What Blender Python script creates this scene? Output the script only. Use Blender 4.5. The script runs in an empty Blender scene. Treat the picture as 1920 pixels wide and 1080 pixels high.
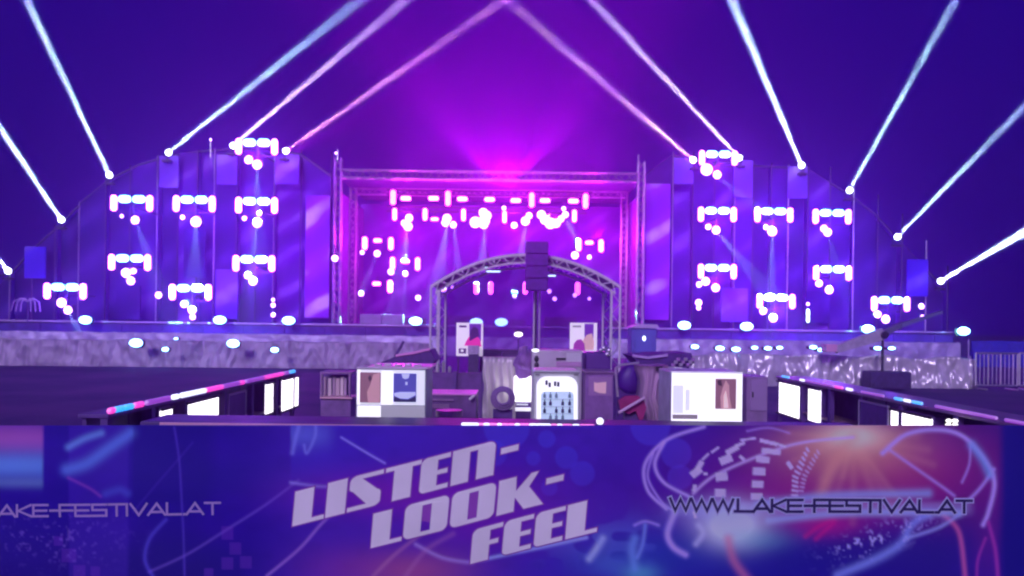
import bpy, bmesh, math, random
import numpy as np
from mathutils import Vector, Matrix, noise
random.seed(7)
S = bpy.context.scene
COL = S.collection

# ------------------------------------------------------------------ camera
CH = 2.1; F = 1500.0; U0 = 960.0; V0 = 606.0; ROLL = math.radians(0.72)
cd = bpy.data.cameras.new('camera'); cam = bpy.data.objects.new('camera', cd); COL.objects.link(cam); S.camera = cam
ca, sa = math.cos(ROLL), math.sin(ROLL)
cam.matrix_world = Matrix(((ca, -sa, 0, 0), (0, 0, -1, 0), (sa, ca, 0, CH), (0, 0, 0, 1)))
cd.sensor_width = 36; cd.lens = F/1920*36; cd.shift_y = (V0-540)/1920; cd.clip_end = 3000; cd.clip_start = 0.05
cd.dof.use_dof = True; cd.dof.focus_distance = 8.5; cd.dof.aperture_fstop = 2.2

# ------------------------------------------------------------------ night sky, one lamp standing for an unseen front flood behind the camera
w = bpy.data.worlds.new('World'); S.world = w; w.use_nodes = True
nt = w.node_tree; bg = nt.nodes['Background']
tc = nt.nodes.new('ShaderNodeTexCoord'); sx = nt.nodes.new('ShaderNodeSeparateXYZ'); rp = nt.nodes.new('ShaderNodeValToRGB')
nt.links.new(tc.outputs['Generated'], sx.inputs[0]); nt.links.new(sx.outputs['Z'], rp.inputs[0]); nt.links.new(rp.outputs[0], bg.inputs[0])
rp.color_ramp.elements[0].position = 0.0; rp.color_ramp.elements[0].color = (0.016, 0.0002, 0.33, 1)
rp.color_ramp.elements[1].position = 0.6; rp.color_ramp.elements[1].color = (0.007, 0.0001, 0.20, 1)
bg.inputs[1].default_value = 1.0
sl = bpy.data.lights.new('front_light', 'SUN'); sl.energy = 3.0; sl.angle = math.radians(12); sl.color = (0.84, 0.76, 0.98)
so = bpy.data.objects.new('front_light', sl); COL.objects.link(so)
so.rotation_euler = Vector((0.25, 1.0, -0.42)).to_track_quat('-Z', 'Y').to_euler()
S.view_settings.view_transform = 'Standard'; S.view_settings.look = 'None'; S.view_settings.gamma = 1; S.view_settings.exposure = 0
S.cycles.use_denoising = True; S.cycles.max_bounces = 4; S.cycles.diffuse_bounces = 2; S.cycles.glossy_bounces = 2
S.cycles.volume_bounces = 0; S.cycles.transmission_bounces = 2; S.cycles.filter_width = 2.3
S.cycles.sample_clamp_indirect = 4

# ------------------------------------------------------------------ helpers
def P(u, v, Y):
    """the place at distance Y that the photograph shows at (u, v)"""
    x = (u-U0)/F; y = -(v-V0)/F
    return Vector(((x*ca - y*sa)*Y, Y, CH + (x*sa + y*ca)*Y))
def px(n, Y): return n/F*Y

class MB:
    def __init__(s): s.bm = bmesh.new()
    def box(s, c, d, rot=None, bev=0):
        r = bmesh.ops.create_cube(s.bm, size=1)
        M = Matrix.Translation(c) @ (rot.to_matrix().to_4x4() if rot else Matrix()) @ Matrix.Diagonal((*d, 1))
        bmesh.ops.transform(s.bm, matrix=M, verts=r['verts'])
        if bev:
            es = {e for v in r['verts'] for e in v.link_edges}
            bmesh.ops.bevel(s.bm, geom=list(es), offset=bev, segments=2, affect='EDGES', profile=.5)
        return s
    def b2(s, p, q, bev=0):
        return s.box([(a+b)/2 for a, b in zip(p, q)], [abs(b-a) for a, b in zip(p, q)], bev=bev)
    def cone(s, p, q, r0, r1=None, n=12, cap=True):
        p = Vector(p); q = Vector(q); d = q-p
        r = bmesh.ops.create_cone(s.bm, cap_ends=cap, segments=n, radius1=r0, radius2=r0 if r1 is None else r1, depth=d.length)
        M = Matrix.Translation((p+q)/2) @ d.to_track_quat('Z', 'Y').to_matrix().to_4x4()
        bmesh.ops.transform(s.bm, matrix=M, verts=r['verts']); return s
    def tube(s, pts, r, n=8):
        for a, b in zip(pts, pts[1:]): s.cone(a, b, r, n=n)
        return s
    def ball(s, c, r, sc=(1, 1, 1), n=12):
        q = bmesh.ops.create_uvsphere(s.bm, u_segments=n, v_segments=max(6, n//2+2), radius=r)
        bmesh.ops.transform(s.bm, matrix=Matrix.Translation(c) @ Matrix.Diagonal((*sc, 1)), verts=q['verts']); return s
    def capsule(s, p, q, r, n=12):
        s.cone(p, q, r, n=n, cap=False); s.ball(p, r, n=n); s.ball(q, r, n=n); return s
    def poly(s, pts):
        s.bm.faces.new([s.bm.verts.new(p) for p in pts]); return s
    def prism(s, pts, off):
        """a flat outline given thickness along the vector off"""
        off = Vector(off); a = [s.bm.verts.new(Vector(p)) for p in pts]; b = [s.bm.verts.new(Vector(p)+off) for p in pts]
        s.bm.faces.new(a); s.bm.faces.new(b[::-1]); n = len(a)
        for i in range(n): s.bm.faces.new((a[i], a[(i+1) % n], b[(i+1) % n], b[i]))
        bmesh.ops.recalc_face_normals(s.bm, faces=s.bm.faces[:]); return s
    def build(s, name, mat, parent=None, smooth=False, loc=None, kind=None):
        """linked as ONE object; world coordinates in, local to its parent out"""
        o0 = Vector((0, 0, 0))
        if parent is not None:
            q = parent
            while q is not None: o0 = o0 + q.location; q = q.parent
        org = Vector(loc)-o0 if loc is not None else Vector((0, 0, 0))
        bmesh.ops.translate(s.bm, verts=s.bm.verts[:], vec=-(o0+org))
        me = bpy.data.meshes.new(name); s.bm.to_mesh(me); s.bm.free(); me.materials.append(mat)
        if smooth:
            for p in me.polygons: p.use_smooth = True
        o = bpy.data.objects.new(name, me); o.location = org; COL.objects.link(o)
        if parent is not None: o.parent = parent
        if kind: o['kind'] = kind
        return o

def tag(o, label, cat, group=None):
    o['label'] = label; o['category'] = cat
    if group: o['group'] = group
    return o
def thing(name, label, cat, loc, group=None):
    o = bpy.data.objects.new(name, None); o.empty_display_size = .2; COL.objects.link(o); o.location = loc
    return tag(o, label, cat, group)
def dup(o, loc, label, scale=None):
    c = o.copy(); COL.objects.link(c); c.location = loc; c['label'] = label
    if scale: c.scale = scale
    def rec(a, b):
        for k in list(a.children):
            n = k.copy(); COL.objects.link(n); n.parent = b; rec(k, n)
    rec(o, c); return c

# ------------------------------------------------------------------ materials
MATS = {}
def mat(name, col, rough=.6, metal=0.0, em=None, es=0.0, var=0.0, sc=6.0, bump=0.0, spec=None, trans=0.0):
    if name in MATS: return MATS[name]
    m = bpy.data.materials.new(name); m.use_nodes = True; t = m.node_tree; b = t.nodes['Principled BSDF']
    b.inputs['Base Color'].default_value = (*col, 1); b.inputs['Roughness'].default_value = rough; b.inputs['Metallic'].default_value = metal
    if spec is not None: b.inputs['Specular IOR Level'].default_value = spec
    if em: b.inputs['Emission Color'].default_value = (*em, 1); b.inputs['Emission Strength'].default_value = es
    if var or bump:
        tcn = t.nodes.new('ShaderNodeTexCoord'); n = t.nodes.new('ShaderNodeTexNoise'); n.inputs['Scale'].default_value = sc; n.inputs['Detail'].default_value = 5
        t.links.new(tcn.outputs['Object'], n.inputs['Vector'])
        if var:
            r = t.nodes.new('ShaderNodeValToRGB')
            r.color_ramp.elements[0].position = .3; r.color_ramp.elements[1].position = .7
            r.color_ramp.elements[0].color = (*[c*(1-var) for c in col], 1); r.color_ramp.elements[1].color = (*[min(1, c*(1+var)) for c in col], 1)
            t.links.new(n.outputs['Fac'], r.inputs[0]); t.links.new(r.outputs[0], b.inputs['Base Color'])
        if bump:
            bp = t.nodes.new('ShaderNodeBump'); bp.inputs['Strength'].default_value = bump; bp.inputs['Distance'].default_value = .05
            t.links.new(n.outputs['Fac'], bp.inputs['Height']); t.links.new(bp.outputs[0], b.inputs['Normal'])
    MATS[name] = m; return m
def lampmat(name, col, s):
    m = mat(name, (.8, .8, .8), em=col, es=s)
    if name.startswith('lamp_'): m.cycles.emission_sampling = 'NONE'      # the far lamps' light comes from the lamp objects set in them
    return m

BLK = mat('black_metal', (.03, .03, .035), .45, .3, var=.3)
ALU = mat('aluminium', (.62, .60, .66), .35, .85, var=.12, sc=3)
DARKP = mat('dark_paint', (.05, .03, .12), .55, var=.4)
L_W = lampmat('lamp_warm', (1, .085, .95), 18)
L_WL = lampmat('lamp_lilac', (.75, .14, 1), 15)
L_C = lampmat('lamp_cyan', (.12, .50, 1), 13)
L_M = lampmat('lamp_magenta', (1, .022, .75), 40)
L_S = lampmat('lamp_spot', (.5, .22, 1), 14)
L_F = lampmat('lamp_floor', (.2, .55, 1), 14)
L_CY = lampmat('lamp_cyan_deep', (.03, .75, 1), 3.0)

# ------------------------------------------------------------------ ground
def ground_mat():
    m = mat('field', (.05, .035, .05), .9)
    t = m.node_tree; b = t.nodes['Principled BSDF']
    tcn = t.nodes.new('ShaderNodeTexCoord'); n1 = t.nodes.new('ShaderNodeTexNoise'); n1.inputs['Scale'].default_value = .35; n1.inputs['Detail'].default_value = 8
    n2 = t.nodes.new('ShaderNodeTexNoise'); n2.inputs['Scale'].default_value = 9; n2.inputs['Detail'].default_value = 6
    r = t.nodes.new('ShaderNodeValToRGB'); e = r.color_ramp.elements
    e[0].position = .35; e[0].color = (.045, .022, .16, 1); e[1].position = .68; e[1].color = (.13, .05, .24, 1)  # violet lift stands for a bluish lens veil, put into the ground colour
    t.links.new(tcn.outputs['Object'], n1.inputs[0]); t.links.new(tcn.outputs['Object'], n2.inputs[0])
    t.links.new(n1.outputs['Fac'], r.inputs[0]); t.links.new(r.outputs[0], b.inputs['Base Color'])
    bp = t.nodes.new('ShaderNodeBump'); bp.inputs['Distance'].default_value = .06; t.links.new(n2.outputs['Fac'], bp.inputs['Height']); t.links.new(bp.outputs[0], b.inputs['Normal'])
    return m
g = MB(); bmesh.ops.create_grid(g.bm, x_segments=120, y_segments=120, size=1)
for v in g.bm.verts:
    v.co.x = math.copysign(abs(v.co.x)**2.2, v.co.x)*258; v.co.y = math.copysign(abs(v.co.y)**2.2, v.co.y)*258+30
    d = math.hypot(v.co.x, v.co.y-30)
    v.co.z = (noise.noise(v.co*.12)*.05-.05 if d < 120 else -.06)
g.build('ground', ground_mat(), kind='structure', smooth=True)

# ------------------------------------------------------------------ haze: one closed box of thin even smoke
def volmat(n, d, col):
    m = bpy.data.materials.new(n); m.use_nodes = True; t = m.node_tree; t.nodes.clear()
    o = t.nodes.new('ShaderNodeOutputMaterial'); p = t.nodes.new('ShaderNodeVolumePrincipled')
    p.inputs['Density'].default_value = d; p.inputs['Color'].default_value = (*col, 1); p.inputs['Anisotropy'].default_value = .78
    t.links.new(p.outputs[0], o.inputs['Volume']); return m
h = MB().b2((-262, -232, -1.2), (262, 292, 60)); h.build('haze', volmat('haze', .0050, (.60, .24, .98)), kind='stuff')

# ------------------------------------------------------------------ truss
def truss(name, label, p, q, wd, n, matl=ALU, cat='truss', group=None, r=.045, parent=None):
    p = Vector(p); q = Vector(q); d = (q-p).normalized()
    a = Vector((0, 1, 0)); b = d.cross(a).normalized()
    if parent is None: parent = thing(name, label, cat, p, group)
    cs = [(-1, -1), (1, -1), (1, 1), (-1, 1)]
    for i, j in cs:
        o = (b*i+a*j)*wd/2
        MB().cone(p+o, q+o, r, n=8).build('chord', matl, parent)
    m = MB(); L = (q-p).length
    for k in range(n):
        s0 = p+d*(L*k/n); s1 = p+d*(L*(k+1)/n)
        for c in range(4):
            i, j = cs[c]; i2, j2 = cs[(c+1) % 4]
            u0 = (b*i+a*j)*wd/2; u1 = (b*i2+a*j2)*wd/2
            m.cone(s0+(u0 if k % 2 else u1), s1+(u1 if k % 2 else u0), r*.5, n=5)
    m.build('lacing', matl, parent); return parent

# ------------------------------------------------------------------ stage
WASH = 1000
SY = 60.0                       # distance of the stage front
DECK = P(960, 611, SY).z        # stage deck height
stage = thing('stage_deck', 'long dark stage deck with a bright front edge running across behind the fences', 'stage', (0, SY, 0))
XL = P(-60, 605, SY).x; XR = P(1775, 610, SY).x
MB().b2((XL, SY-1, DECK-.25), (XR, SY+14, DECK)).build('deck', mat('deck', (.03, .015, .08), .35, var=.3), stage)
MB().b2((XL, SY-1.06, DECK-.12), (XR, SY-1.003, DECK-.02)).build('edge_rail', mat('edge', (.75, .6, .9), .25, .4), stage)
k = 0; xx = XL
skm = mat('skirt', (.07, .04, .30), .75, var=.35, sc=1.2)
while xx < XR-.1:
    x2 = min(xx+3.0, XR)
    MB().b2((xx+.02, SY-.95, 0), (x2-.02, SY-.85, DECK-.26)).build('skirt_panel', skm, stage); xx = x2

# printed cloth of the scenery flats: swooshes of violet, blue and pale lilac, drawn by warped waves
def flatmat(name, a, b, c, sc=.10, dis=4.0, seed=0.0, pale=.80):
    m = bpy.data.materials.new(name); m.use_nodes = True; t = m.node_tree; p = t.nodes['Principled BSDF']
    p.inputs['Roughness'].default_value = .7; p.inputs['Specular IOR Level'].default_value = .2
    tcn = t.nodes.new('ShaderNodeTexCoord'); mp = t.nodes.new('ShaderNodeMapping'); mp.inputs['Location'].default_value = (seed, seed*1.7, seed*.3)
    mp.inputs['Rotation'].default_value = (0, .6, 0)
    t.links.new(tcn.outputs['Object'], mp.inputs[0])
    wv = t.nodes.new('ShaderNodeTexWave'); wv.inputs['Scale'].default_value = sc; wv.inputs['Distortion'].default_value = dis; wv.inputs['Detail'].default_value = 2; wv.inputs['Detail Scale'].default_value = .6
    wv.bands_direction = 'Z'; t.links.new(mp.outputs[0], wv.inputs['Vector'])
    ns = t.nodes.new('ShaderNodeTexNoise'); ns.inputs['Scale'].default_value = .3; t.links.new(mp.outputs[0], ns.inputs['Vector'])
    mu = t.nodes.new('ShaderNodeMath'); mu.operation = 'MULTIPLY'; t.links.new(wv.outputs['Fac'], mu.inputs[0]); t.links.new(ns.outputs['Fac'], mu.inputs[1])
    r = t.nodes.new('ShaderNodeValToRGB'); e = r.color_ramp.elements
    e[0].position = .05; e[0].color = (*a, 1); e[1].position = pale; e[1].color = (*c, 1)
    n = r.color_ramp.elements.new(.40); n.color = (*b, 1)
    t.links.new(mu.outputs[0], r.inputs[0]); t.links.new(r.outputs[0], p.inputs['Base Color']); return m
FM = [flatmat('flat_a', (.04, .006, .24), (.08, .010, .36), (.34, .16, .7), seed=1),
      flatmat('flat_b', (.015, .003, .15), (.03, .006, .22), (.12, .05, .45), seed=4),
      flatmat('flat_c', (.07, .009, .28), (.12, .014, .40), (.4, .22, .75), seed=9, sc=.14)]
FLIT = flatmat('flat_pale', (.16, .06, .6), (.22, .09, .7), (.6, .45, .9), seed=2)
FBLU = flatmat('flat_blue', (.06, .02, .75), (.08, .03, .9), (.3, .2, .95), seed=3)
FMAG = flatmat('flat_magenta', (.22, .02, .60), (.34, .04, .75), (.75, .6, .95), seed=6, pale=.62, dis=5)

def wing(label, cols, sil, YW, pale, lab2):
    r = thing('stage_wing', label, 'stage scenery', (P((cols[0]+cols[-1])/2, 600, YW).x, YW, DECK))
    def top(u):
        for (a, b), (c, d) in zip(sil, sil[1:]):
            if a <= u <= c: return b+(d-b)*(u-a)/(c-a)
        return 600
    for i, (a, b) in enumerate(zip(cols, cols[1:])):
        tl, tr = P(a, top(a), YW), P(b, top(b), YW)
        if abs(top(a)-top(b)) < 12: tl.z = tr.z = (tl.z+tr.z)/2
        dy = [.0, .5, .22, .7][i % 4]; g_ = .03
        o = MB().prism([(tl.x+g_, YW+dy, DECK), (tr.x-g_, YW+dy, DECK), (tr.x-g_, YW+dy, tr.z), (tl.x+g_, YW+dy, tl.z)], (0, .12, 0)).build('flat', (FM[1] if abs((a+b)/2-960) > 700 else FM[[1, 0, 1, 2, 0][i % 5]]), r)  # outer flats take the darkest cloth, painting in dimness towards the ends
        # scaffold tube between flats
        MB().cone((tr.x, YW-.12, DECK), (tr.x, YW-.12, max(tr.z, tl.z)+.2), .05, n=6).build('scaffold_tube', ALU if i % 3 == 0 else DARKP, r)
    for (u0, v0, u1, v1, m, nm) in pale:
        a = P(u0, v0, YW-.6); b = P(u1, v1, YW-.6)
        o = MB().b2((a.x, YW-.6, min(a.z, b.z)), (b.x, YW-.45, max(a.z, b.z))).build('banner_panel', m, r)
        o['label'] = nm
    # sloping cap along the silhouette
    pts = [P(u, v+1, YW+.2) for u, v in sil if cols[0]-1 <= u <= cols[-1]+1]
    MB().tube(pts, .09, 6).build('top_rail', DARKP, r)
    return r
silL = [(-60, 600), (0, 515), (20, 512), (60, 468), (115, 418), (160, 372), (205, 336), (260, 308), (316, 292), (370, 284), (438, 278), (540, 284), (566, 290), (622, 330)]
wing('stepped stage wing left of the main stage, purple scenery flats under lamp clusters', [-60, 20, 62, 105, 150, 200, 246, 297, 336, 372, 404, 446, 482, 516, 566, 622], silL, 63.0,
     [(299, 292, 334, 352, FLIT, 'pale lilac upper panel'), (407, 290, 444, 346, FLIT, 'pale upper panel beside the top lamps'), (516, 290, 560, 345, FLIT, 'dim pale upper panel'),
      (46, 462, 84, 522, FBLU, 'deep blue panel near the outer end'), (574, 366, 616, 596, FMAG, 'tall magenta printed panel beside the stage tower'),
      (345, 430, 384, 520, FM[1], 'dark tall panel'), (218, 535, 262, 598, FM[1], 'dark box panel at deck level'), (405, 505, 445, 598, FLIT, 'pale swooshed panel at deck level')], '')
silR = [(1208, 330), (1262, 290), (1300, 303), (1378, 304), (1412, 310), (1478, 314), (1515, 318), (1590, 362), (1640, 400), (1685, 450), (1730, 498), (1768, 536), (1800, 606)]
wing('stepped stage wing right of the main stage, purple scenery flats under lamp clusters', [1208, 1262, 1300, 1340, 1378, 1412, 1446, 1478, 1515, 1556, 1600, 1645, 1690, 1735, 1775], silR, 63.0,
     [(1264, 296, 1300, 345, FLIT, 'pale panel at the inner top corner'), (1376, 300, 1411, 370, FLIT, 'pale lilac upper panel'), (1478, 312, 1514, 372, FLIT, 'pale upper panel under a beam lamp'),
      (1212, 344, 1254, 600, FMAG, 'tall magenta printed panel beside the stage tower'), (1702, 486, 1740, 556, FBLU, 'deep blue panel near the outer end'),
      (1352, 540, 1402, 604, FLIT, 'pale swooshed panel at deck level'), (1512, 545, 1556, 606, FM[1], 'dark box panel at deck level')], '')

# main stage house
def zc(u, v, Y): return P(u, v, Y).z
MX0, MX1 = P(640, 450, SY).x, P(1192, 450, SY).x
TOPZ = P(918, 330, SY).z
ms = thing('main_stage', 'main stage backdrop and roof cloth glowing magenta behind the trusses', 'stage', ((MX0+MX1)/2, SY, DECK))
BACKM = flatmat('backdrop', (.12, .02, .40), (.17, .03, .50), (.42, .22, .80), sc=.12, seed=5)
MB().b2((MX0-.6, SY+11.0, DECK), (MX1+.6, SY+11.2, TOPZ-.6)).build('backdrop', BACKM, ms)
for sgn, x in ((-1, MX0), (1, MX1)):
    for k in range(3):
        MB().b2((x-sgn*(-.2)-.05+sgn*.1, SY+1.5+k*3.2, DECK), (x+sgn*.3+.05, SY+3.9+k*3.2, TOPZ-1.2)).build('side_drape', mat('drape', (.18, .03, .32), .85, var=.3, sc=2), ms)
MB().b2((MX0-.3, SY+.6, TOPZ-.25), (MX1+.3, SY+11, TOPZ-.05)).build('roof_cloth', mat('roofcloth', (.10, .02, .20), .8, var=.3), ms)
for k in range(5):     # drum risers and monitor wedges, dim shapes on the deck
    x = MX0+3+k*4.2
    MB().b2((x, SY+6, DECK), (x+2.6, SY+8, DECK+.5+.25*(k % 2)), bev=.03).build('riser', mat('riser', (.06, .03, .12), .6), ms)
for k, u in enumerate((693, 734)):
    a = P(u, 583, SY-.2)
    MB().b2((a.x-.8, SY+.2, DECK), (a.x+.8, SY+1.0, DECK+.75), bev=.04).build('monitor_case', mat('case', (.3, .22, .45), .5, var=.2), ms)

TG = 'lattice towers framing the main stage'
for u, dy, lb in ((631, 0, 'outer left lattice tower at the front corner of the main stage'), (660, 5, 'inner left lattice tower just behind the front left tower'),
                  (1199, 0, 'outer right lattice tower at the front corner of the main stage'), (1168, 5, 'inner right lattice tower just behind the front right tower')):
    a = P(u, 600, SY+dy)
    truss('truss_tower', lb, (a.x, SY+dy, DECK), (a.x, SY+dy, P(918, 300 if dy == 0 else 340, SY+dy).z), .46, 22, group=TG, r=.06)
truss('roof_truss', 'front roof truss spanning the top of the main stage', (MX0-.2, SY, TOPZ), (MX1+.2, SY, TOPZ), .6, 44, r=.05)
truss('roof_truss', 'second roof truss hanging a little lower behind the front roof truss', (MX0+.3, SY+3, TOPZ-.8), (MX1-.3, SY+3, TOPZ-.8), .45, 44, r=.04)
a, b = P(725, 364, SY+2), P(1110, 371, SY+2)
truss('lamp_truss', 'upper lamp truss carrying the first row of stage lamps', (a.x, SY+2, a.z+.15), (b.x, SY+2, a.z+.15), .35, 30, BLK, r=.03)
a, b = P(725, 394, SY+2), P(1100, 399, SY+2)
truss('lamp_truss', 'lower lamp truss carrying the second row of stage lamps', (a.x, SY+2, a.z+.1), (b.x, SY+2, a.z+.1), .35, 30, BLK, r=.03)

# ------------------------------------------------------------------ lamps
LY = 58.6
def lamp_parts(root, o, vertical, m, ln, r):
    """glowing tube in a black half housing; o is its centre in world space"""
    d = Vector((0, 0, ln/2-r)) if vertical else Vector((ln/2-r, 0, 0))
    MB().capsule(o-d, o+d, r, 14).build('lamp_tube', m, root, smooth=True)
    hs = (r*1.7, .12, ln*.95) if vertical else (ln*.95, .12, r*1.7)
    MB().box(o+Vector((0, r+.10, 0)), hs, bev=.03).build('lamp_housing', BLK, root)
def cluster_proto(name, label, c, hw, grp):
    r = thing(name, label, 'stage lamps', c, grp); c = Vector(c); s = hw/1.32
    for i in (-1, 1):
        lamp_parts(r, c+Vector((i*hw, 0, 0)), True, L_WL, 1.18*s, .22*s)
        lamp_parts(r, c+Vector((i*.52*s, 0, .30*s)), False, L_C, .90*s, .27*s)
    m = MB()
    m.b2(c+Vector((-hw, .30, .28*s)), c+Vector((hw, .38, .36*s)))
    for i in (-1, 1): m.b2(c+Vector((i*hw-.04, .30, -.6*s)), c+Vector((i*hw+.04, .38, .275*s)))
    m.b2(c+Vector((-.05, .30, -1.2*s)), c+Vector((.05, .38, .275*s)))
    m.b2(c+Vector((-hw+.045, .31, -.66*s)), c+Vector((hw-.045, .37, -.60*s)))
    m.b2(c+Vector((-.04, .385, -.3)), c+Vector((.04, 4.2, -.22)))
    m.build('frame', BLK, r); return r
def spot_proto(loc, label, m, grp):
    c = Vector(loc); r = thing('moving_head_lamp', label, 'spotlight', c, grp)
    MB().b2(c+Vector((-.2, .16, .2)), c+Vector((.2, .5, .34)), bev=.02).build('base', BLK, r)
    y = MB()
    for i in (-1, 1): y.b2(c+Vector((i*.26-.025, .12, -.1)), c+Vector((i*.26+.025, .34, .2)))
    y.b2(c+Vector((-.235, .2, .17)), c+Vector((.235, .3, .205)))
    y.build('yoke', BLK, r)
    MB().cone(c+Vector((0, .45, .02)), c+Vector((0, .06, -.02)), .16, .25, 14).build('head', BLK, r)
    MB().ball(c+Vector((0, .02, -.02)), .27, (1, .45, 1), 14).build('lens', m, r, smooth=True)
    return r
GL = 'U-shaped lamp clusters on the left stage wing'; GR = 'U-shaped lamp clusters on the right stage wing'
CL = [((247, 381), 'outer lamp cluster in the left wing middle row', [(228, 405, 3), (253, 412, 7)]),
      ((364, 382), 'central lamp cluster in the left wing middle row', [(342, 407, 4), (367, 415, 9)]),
      ((481, 385), 'inner lamp cluster in the left wing middle row, nearest the stage tower', [(458, 409, 4), (486, 400, 4), (482, 417, 8)]),
      ((481, 275), 'topmost left wing lamp cluster, between two beams', [(466, 299, 7), (482, 308, 8)]),
      ((243, 492), 'low outer left wing lamp cluster, below the outer middle row one', [(236, 511, 8), (250, 508, 5), (245, 526, 7)]),
      ((476, 494), 'low inner left wing lamp cluster, below the inner middle row one', [(464, 516, 6), (474, 527, 7)]),
      ((122, 546), 'lowest outermost left wing lamp cluster', [(115, 567, 8), (127, 581, 7)]),
      ((357, 548), 'lowest inner left wing lamp cluster, just above the deck lights', [(345, 570, 6), (360, 581, 7), (361, 594, 5)])]
CR = [((1347, 296), 'topmost right wing lamp cluster, between two beams', [(1325, 317, 10), (1345, 327, 7)]),
      ((1345, 402), 'inner lamp cluster in the right wing middle row, nearest the stage tower', [(1328, 425, 5), (1343, 431, 7)]),
      ((1451, 403), 'central lamp cluster in the right wing middle row', [(1436, 426, 4), (1448, 433, 8)]),
      ((1560, 406), 'outer lamp cluster in the right wing middle row', [(1545, 428, 6), (1552, 435, 7)]),
      ((1345, 509), 'low inner right wing lamp cluster, below the inner middle row one', [(1323, 527, 7), (1311, 533, 5), (1342, 539, 7)]),
      ((1561, 512), 'low outer right wing lamp cluster, below the outer middle row one', [(1536, 531, 6), (1555, 543, 7)]),
      ((1455, 565), 'lowest inner right wing lamp cluster, just above the deck lights', [(1431, 583, 6), (1450, 596, 7)]),
      ((1670, 570), 'lowest outermost right wing lamp cluster', [(1646, 589, 6), (1661, 598, 7)])]
ORD = ['first', 'second', 'third']
SG = 'moving head spots under the lamp clusters'; spot0 = None
for lst, hw, grp in ((CL, 1.32, GL), (CR, 1.20, GR)):
    proto = None
    for (u, v), lab, dots in lst:
        c = P(u, v, LY)
        if proto is None: proto = cluster_proto('lamp_cluster', lab, c, hw, grp)
        else: dup(proto, c, lab)
        for i, (du, dv, r) in enumerate(dots):
            size = 'tiny' if r < 5 else 'small' if r < 7 else 'bright'
            sl_ = '%s %sround spot under the %s' % (size, '' if len(dots) == 1 else ['left ', 'middle ', 'right '][sorted(dots).index(dots[i]) if len(dots) == 3 else 2*sorted(dots).index(dots[i])], lab.split(',')[0].replace('lamp cluster', 'cluster'))
            sc = r*.04/.27*1.05; q = P(du, dv, LY-.3)
            if spot0 is None: spot0 = spot_proto(q, sl_, L_S, SG); spot0.scale = (sc,)*3
            else: dup(spot0, q, sl_, (sc,)*3)

for lst in (CL, CR):
    for (u, v), lab, dots in lst:
        l = bpy.data.lights.new('cluster_wash', 'POINT'); l.energy = WASH*(.5 if abs(u-960) > 690 else .85 if abs(u-960) > 560 else 1); l.color = (.16, .008, 1) if abs(u-960) > 560 else (.34, .014, 1); l.shadow_soft_size = .3
        o = bpy.data.objects.new('cluster_wash', l); COL.objects.link(o); o.location = P(u, v+14, LY-.7)
# main stage lamps
NTH = ['first', 'second', 'third', 'fourth', 'fifth', 'sixth', 'seventh', 'eighth', 'ninth', 'tenth', 'eleventh', 'twelfth', 'thirteenth', 'fourteenth']
lampn = {}
def single(u, v, Y, vert, m, ln, r, label, grp, cat='stage lamp', dy=None):
    key = (vert, m.name, ln, r); c = P(u, v, Y)
    if key in lampn: return dup(lampn[key], c, label)
    t = thing('stage_lamp', label, cat, c, grp); lamp_parts(t, c, vert, m, ln, r)
    MB().b2(c+Vector((-.03, r+.17, 0)), c+Vector((.03, r+.23, .55))).build('clamp', BLK, t)
    lampn[key] = t; return t
G1 = 'lamps on the upper truss of the main stage'
r1 = sorted([(737, 370, 1), (840, 372, 1), (997, 375, 1), (1098, 377, 1), (761, 372, 0), (813, 372, 0), (867, 373, 0), (918, 374, 0), (967, 376, 0), (1022, 376, 0), (1075, 377, 0)])
for i, (u, v, vt) in enumerate(r1):
    single(u, v, 61.4, bool(vt), L_M if vt else L_W, 1.15 if vt else .80, .20 if vt else .17, '%s lamp from the left on the upper stage truss, %s' % (NTH[i], 'upright tube' if vt else 'lying flat'), G1)
G2 = 'lamps on the lower truss of the main stage'
r2 = sorted([(740, 402, 1), (797, 402, 1), (869, 403, 1), (946, 407, 1), (1077, 405, 1), (815, 411, 0), (765, 415, 0), (1024, 404, 0)])
for i, (u, v, vt) in enumerate(r2):
    single(u, v, 61.4, bool(vt), L_W, .95 if vt else .60, .17 if vt else .13, '%s lamp from the left on the lower stage truss, %s' % (NTH[i], 'upright tube' if vt else 'lying flat'), G2)
G3 = 'moving heads under the lower truss of the main stage'
hd = sorted([(767, 408, 7), (758, 418, 6), (765, 424, 8), (838, 409, 8), (835, 417, 7), (850, 421, 6), (891, 416, 10), (906, 398, 8), (912, 404, 9), (908, 413, 10), (907, 420, 8), (964, 422, 6), (985, 414, 8), (992, 404, 6), (1015, 402, 8), (1022, 411, 9), (1032, 418, 10), (1043, 418, 8), (1052, 410, 6), (1060, 402, 6), (945, 390, 4), (1057, 391, 4)])
for i, (u, v, r) in enumerate(hd):
    q = P(u, v, 61.0); nm = 'moving head spot under the lower stage truss, '
    pos = ('outer left' if u < 800 else 'left of centre' if u < 880 else 'centre' if u < 930 else 'right of centre' if u < 1000 else 'outer right')
    sub = [a for a in hd if ('outer left' if a[0] < 800 else 'left of centre' if a[0] < 880 else 'centre' if a[0] < 930 else 'right of centre' if a[0] < 1000 else 'outer right') == pos]
    nm = '%s spot from the left in the %s bunch under the lower stage truss' % (NTH[sub.index((u, v, r))], pos)
    s_ = dup(spot0, q, nm, (r*.041/.27,)*3); s_['group'] = G3
G4 = 'small lamp groups hung at the sides of the main stage'
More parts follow.
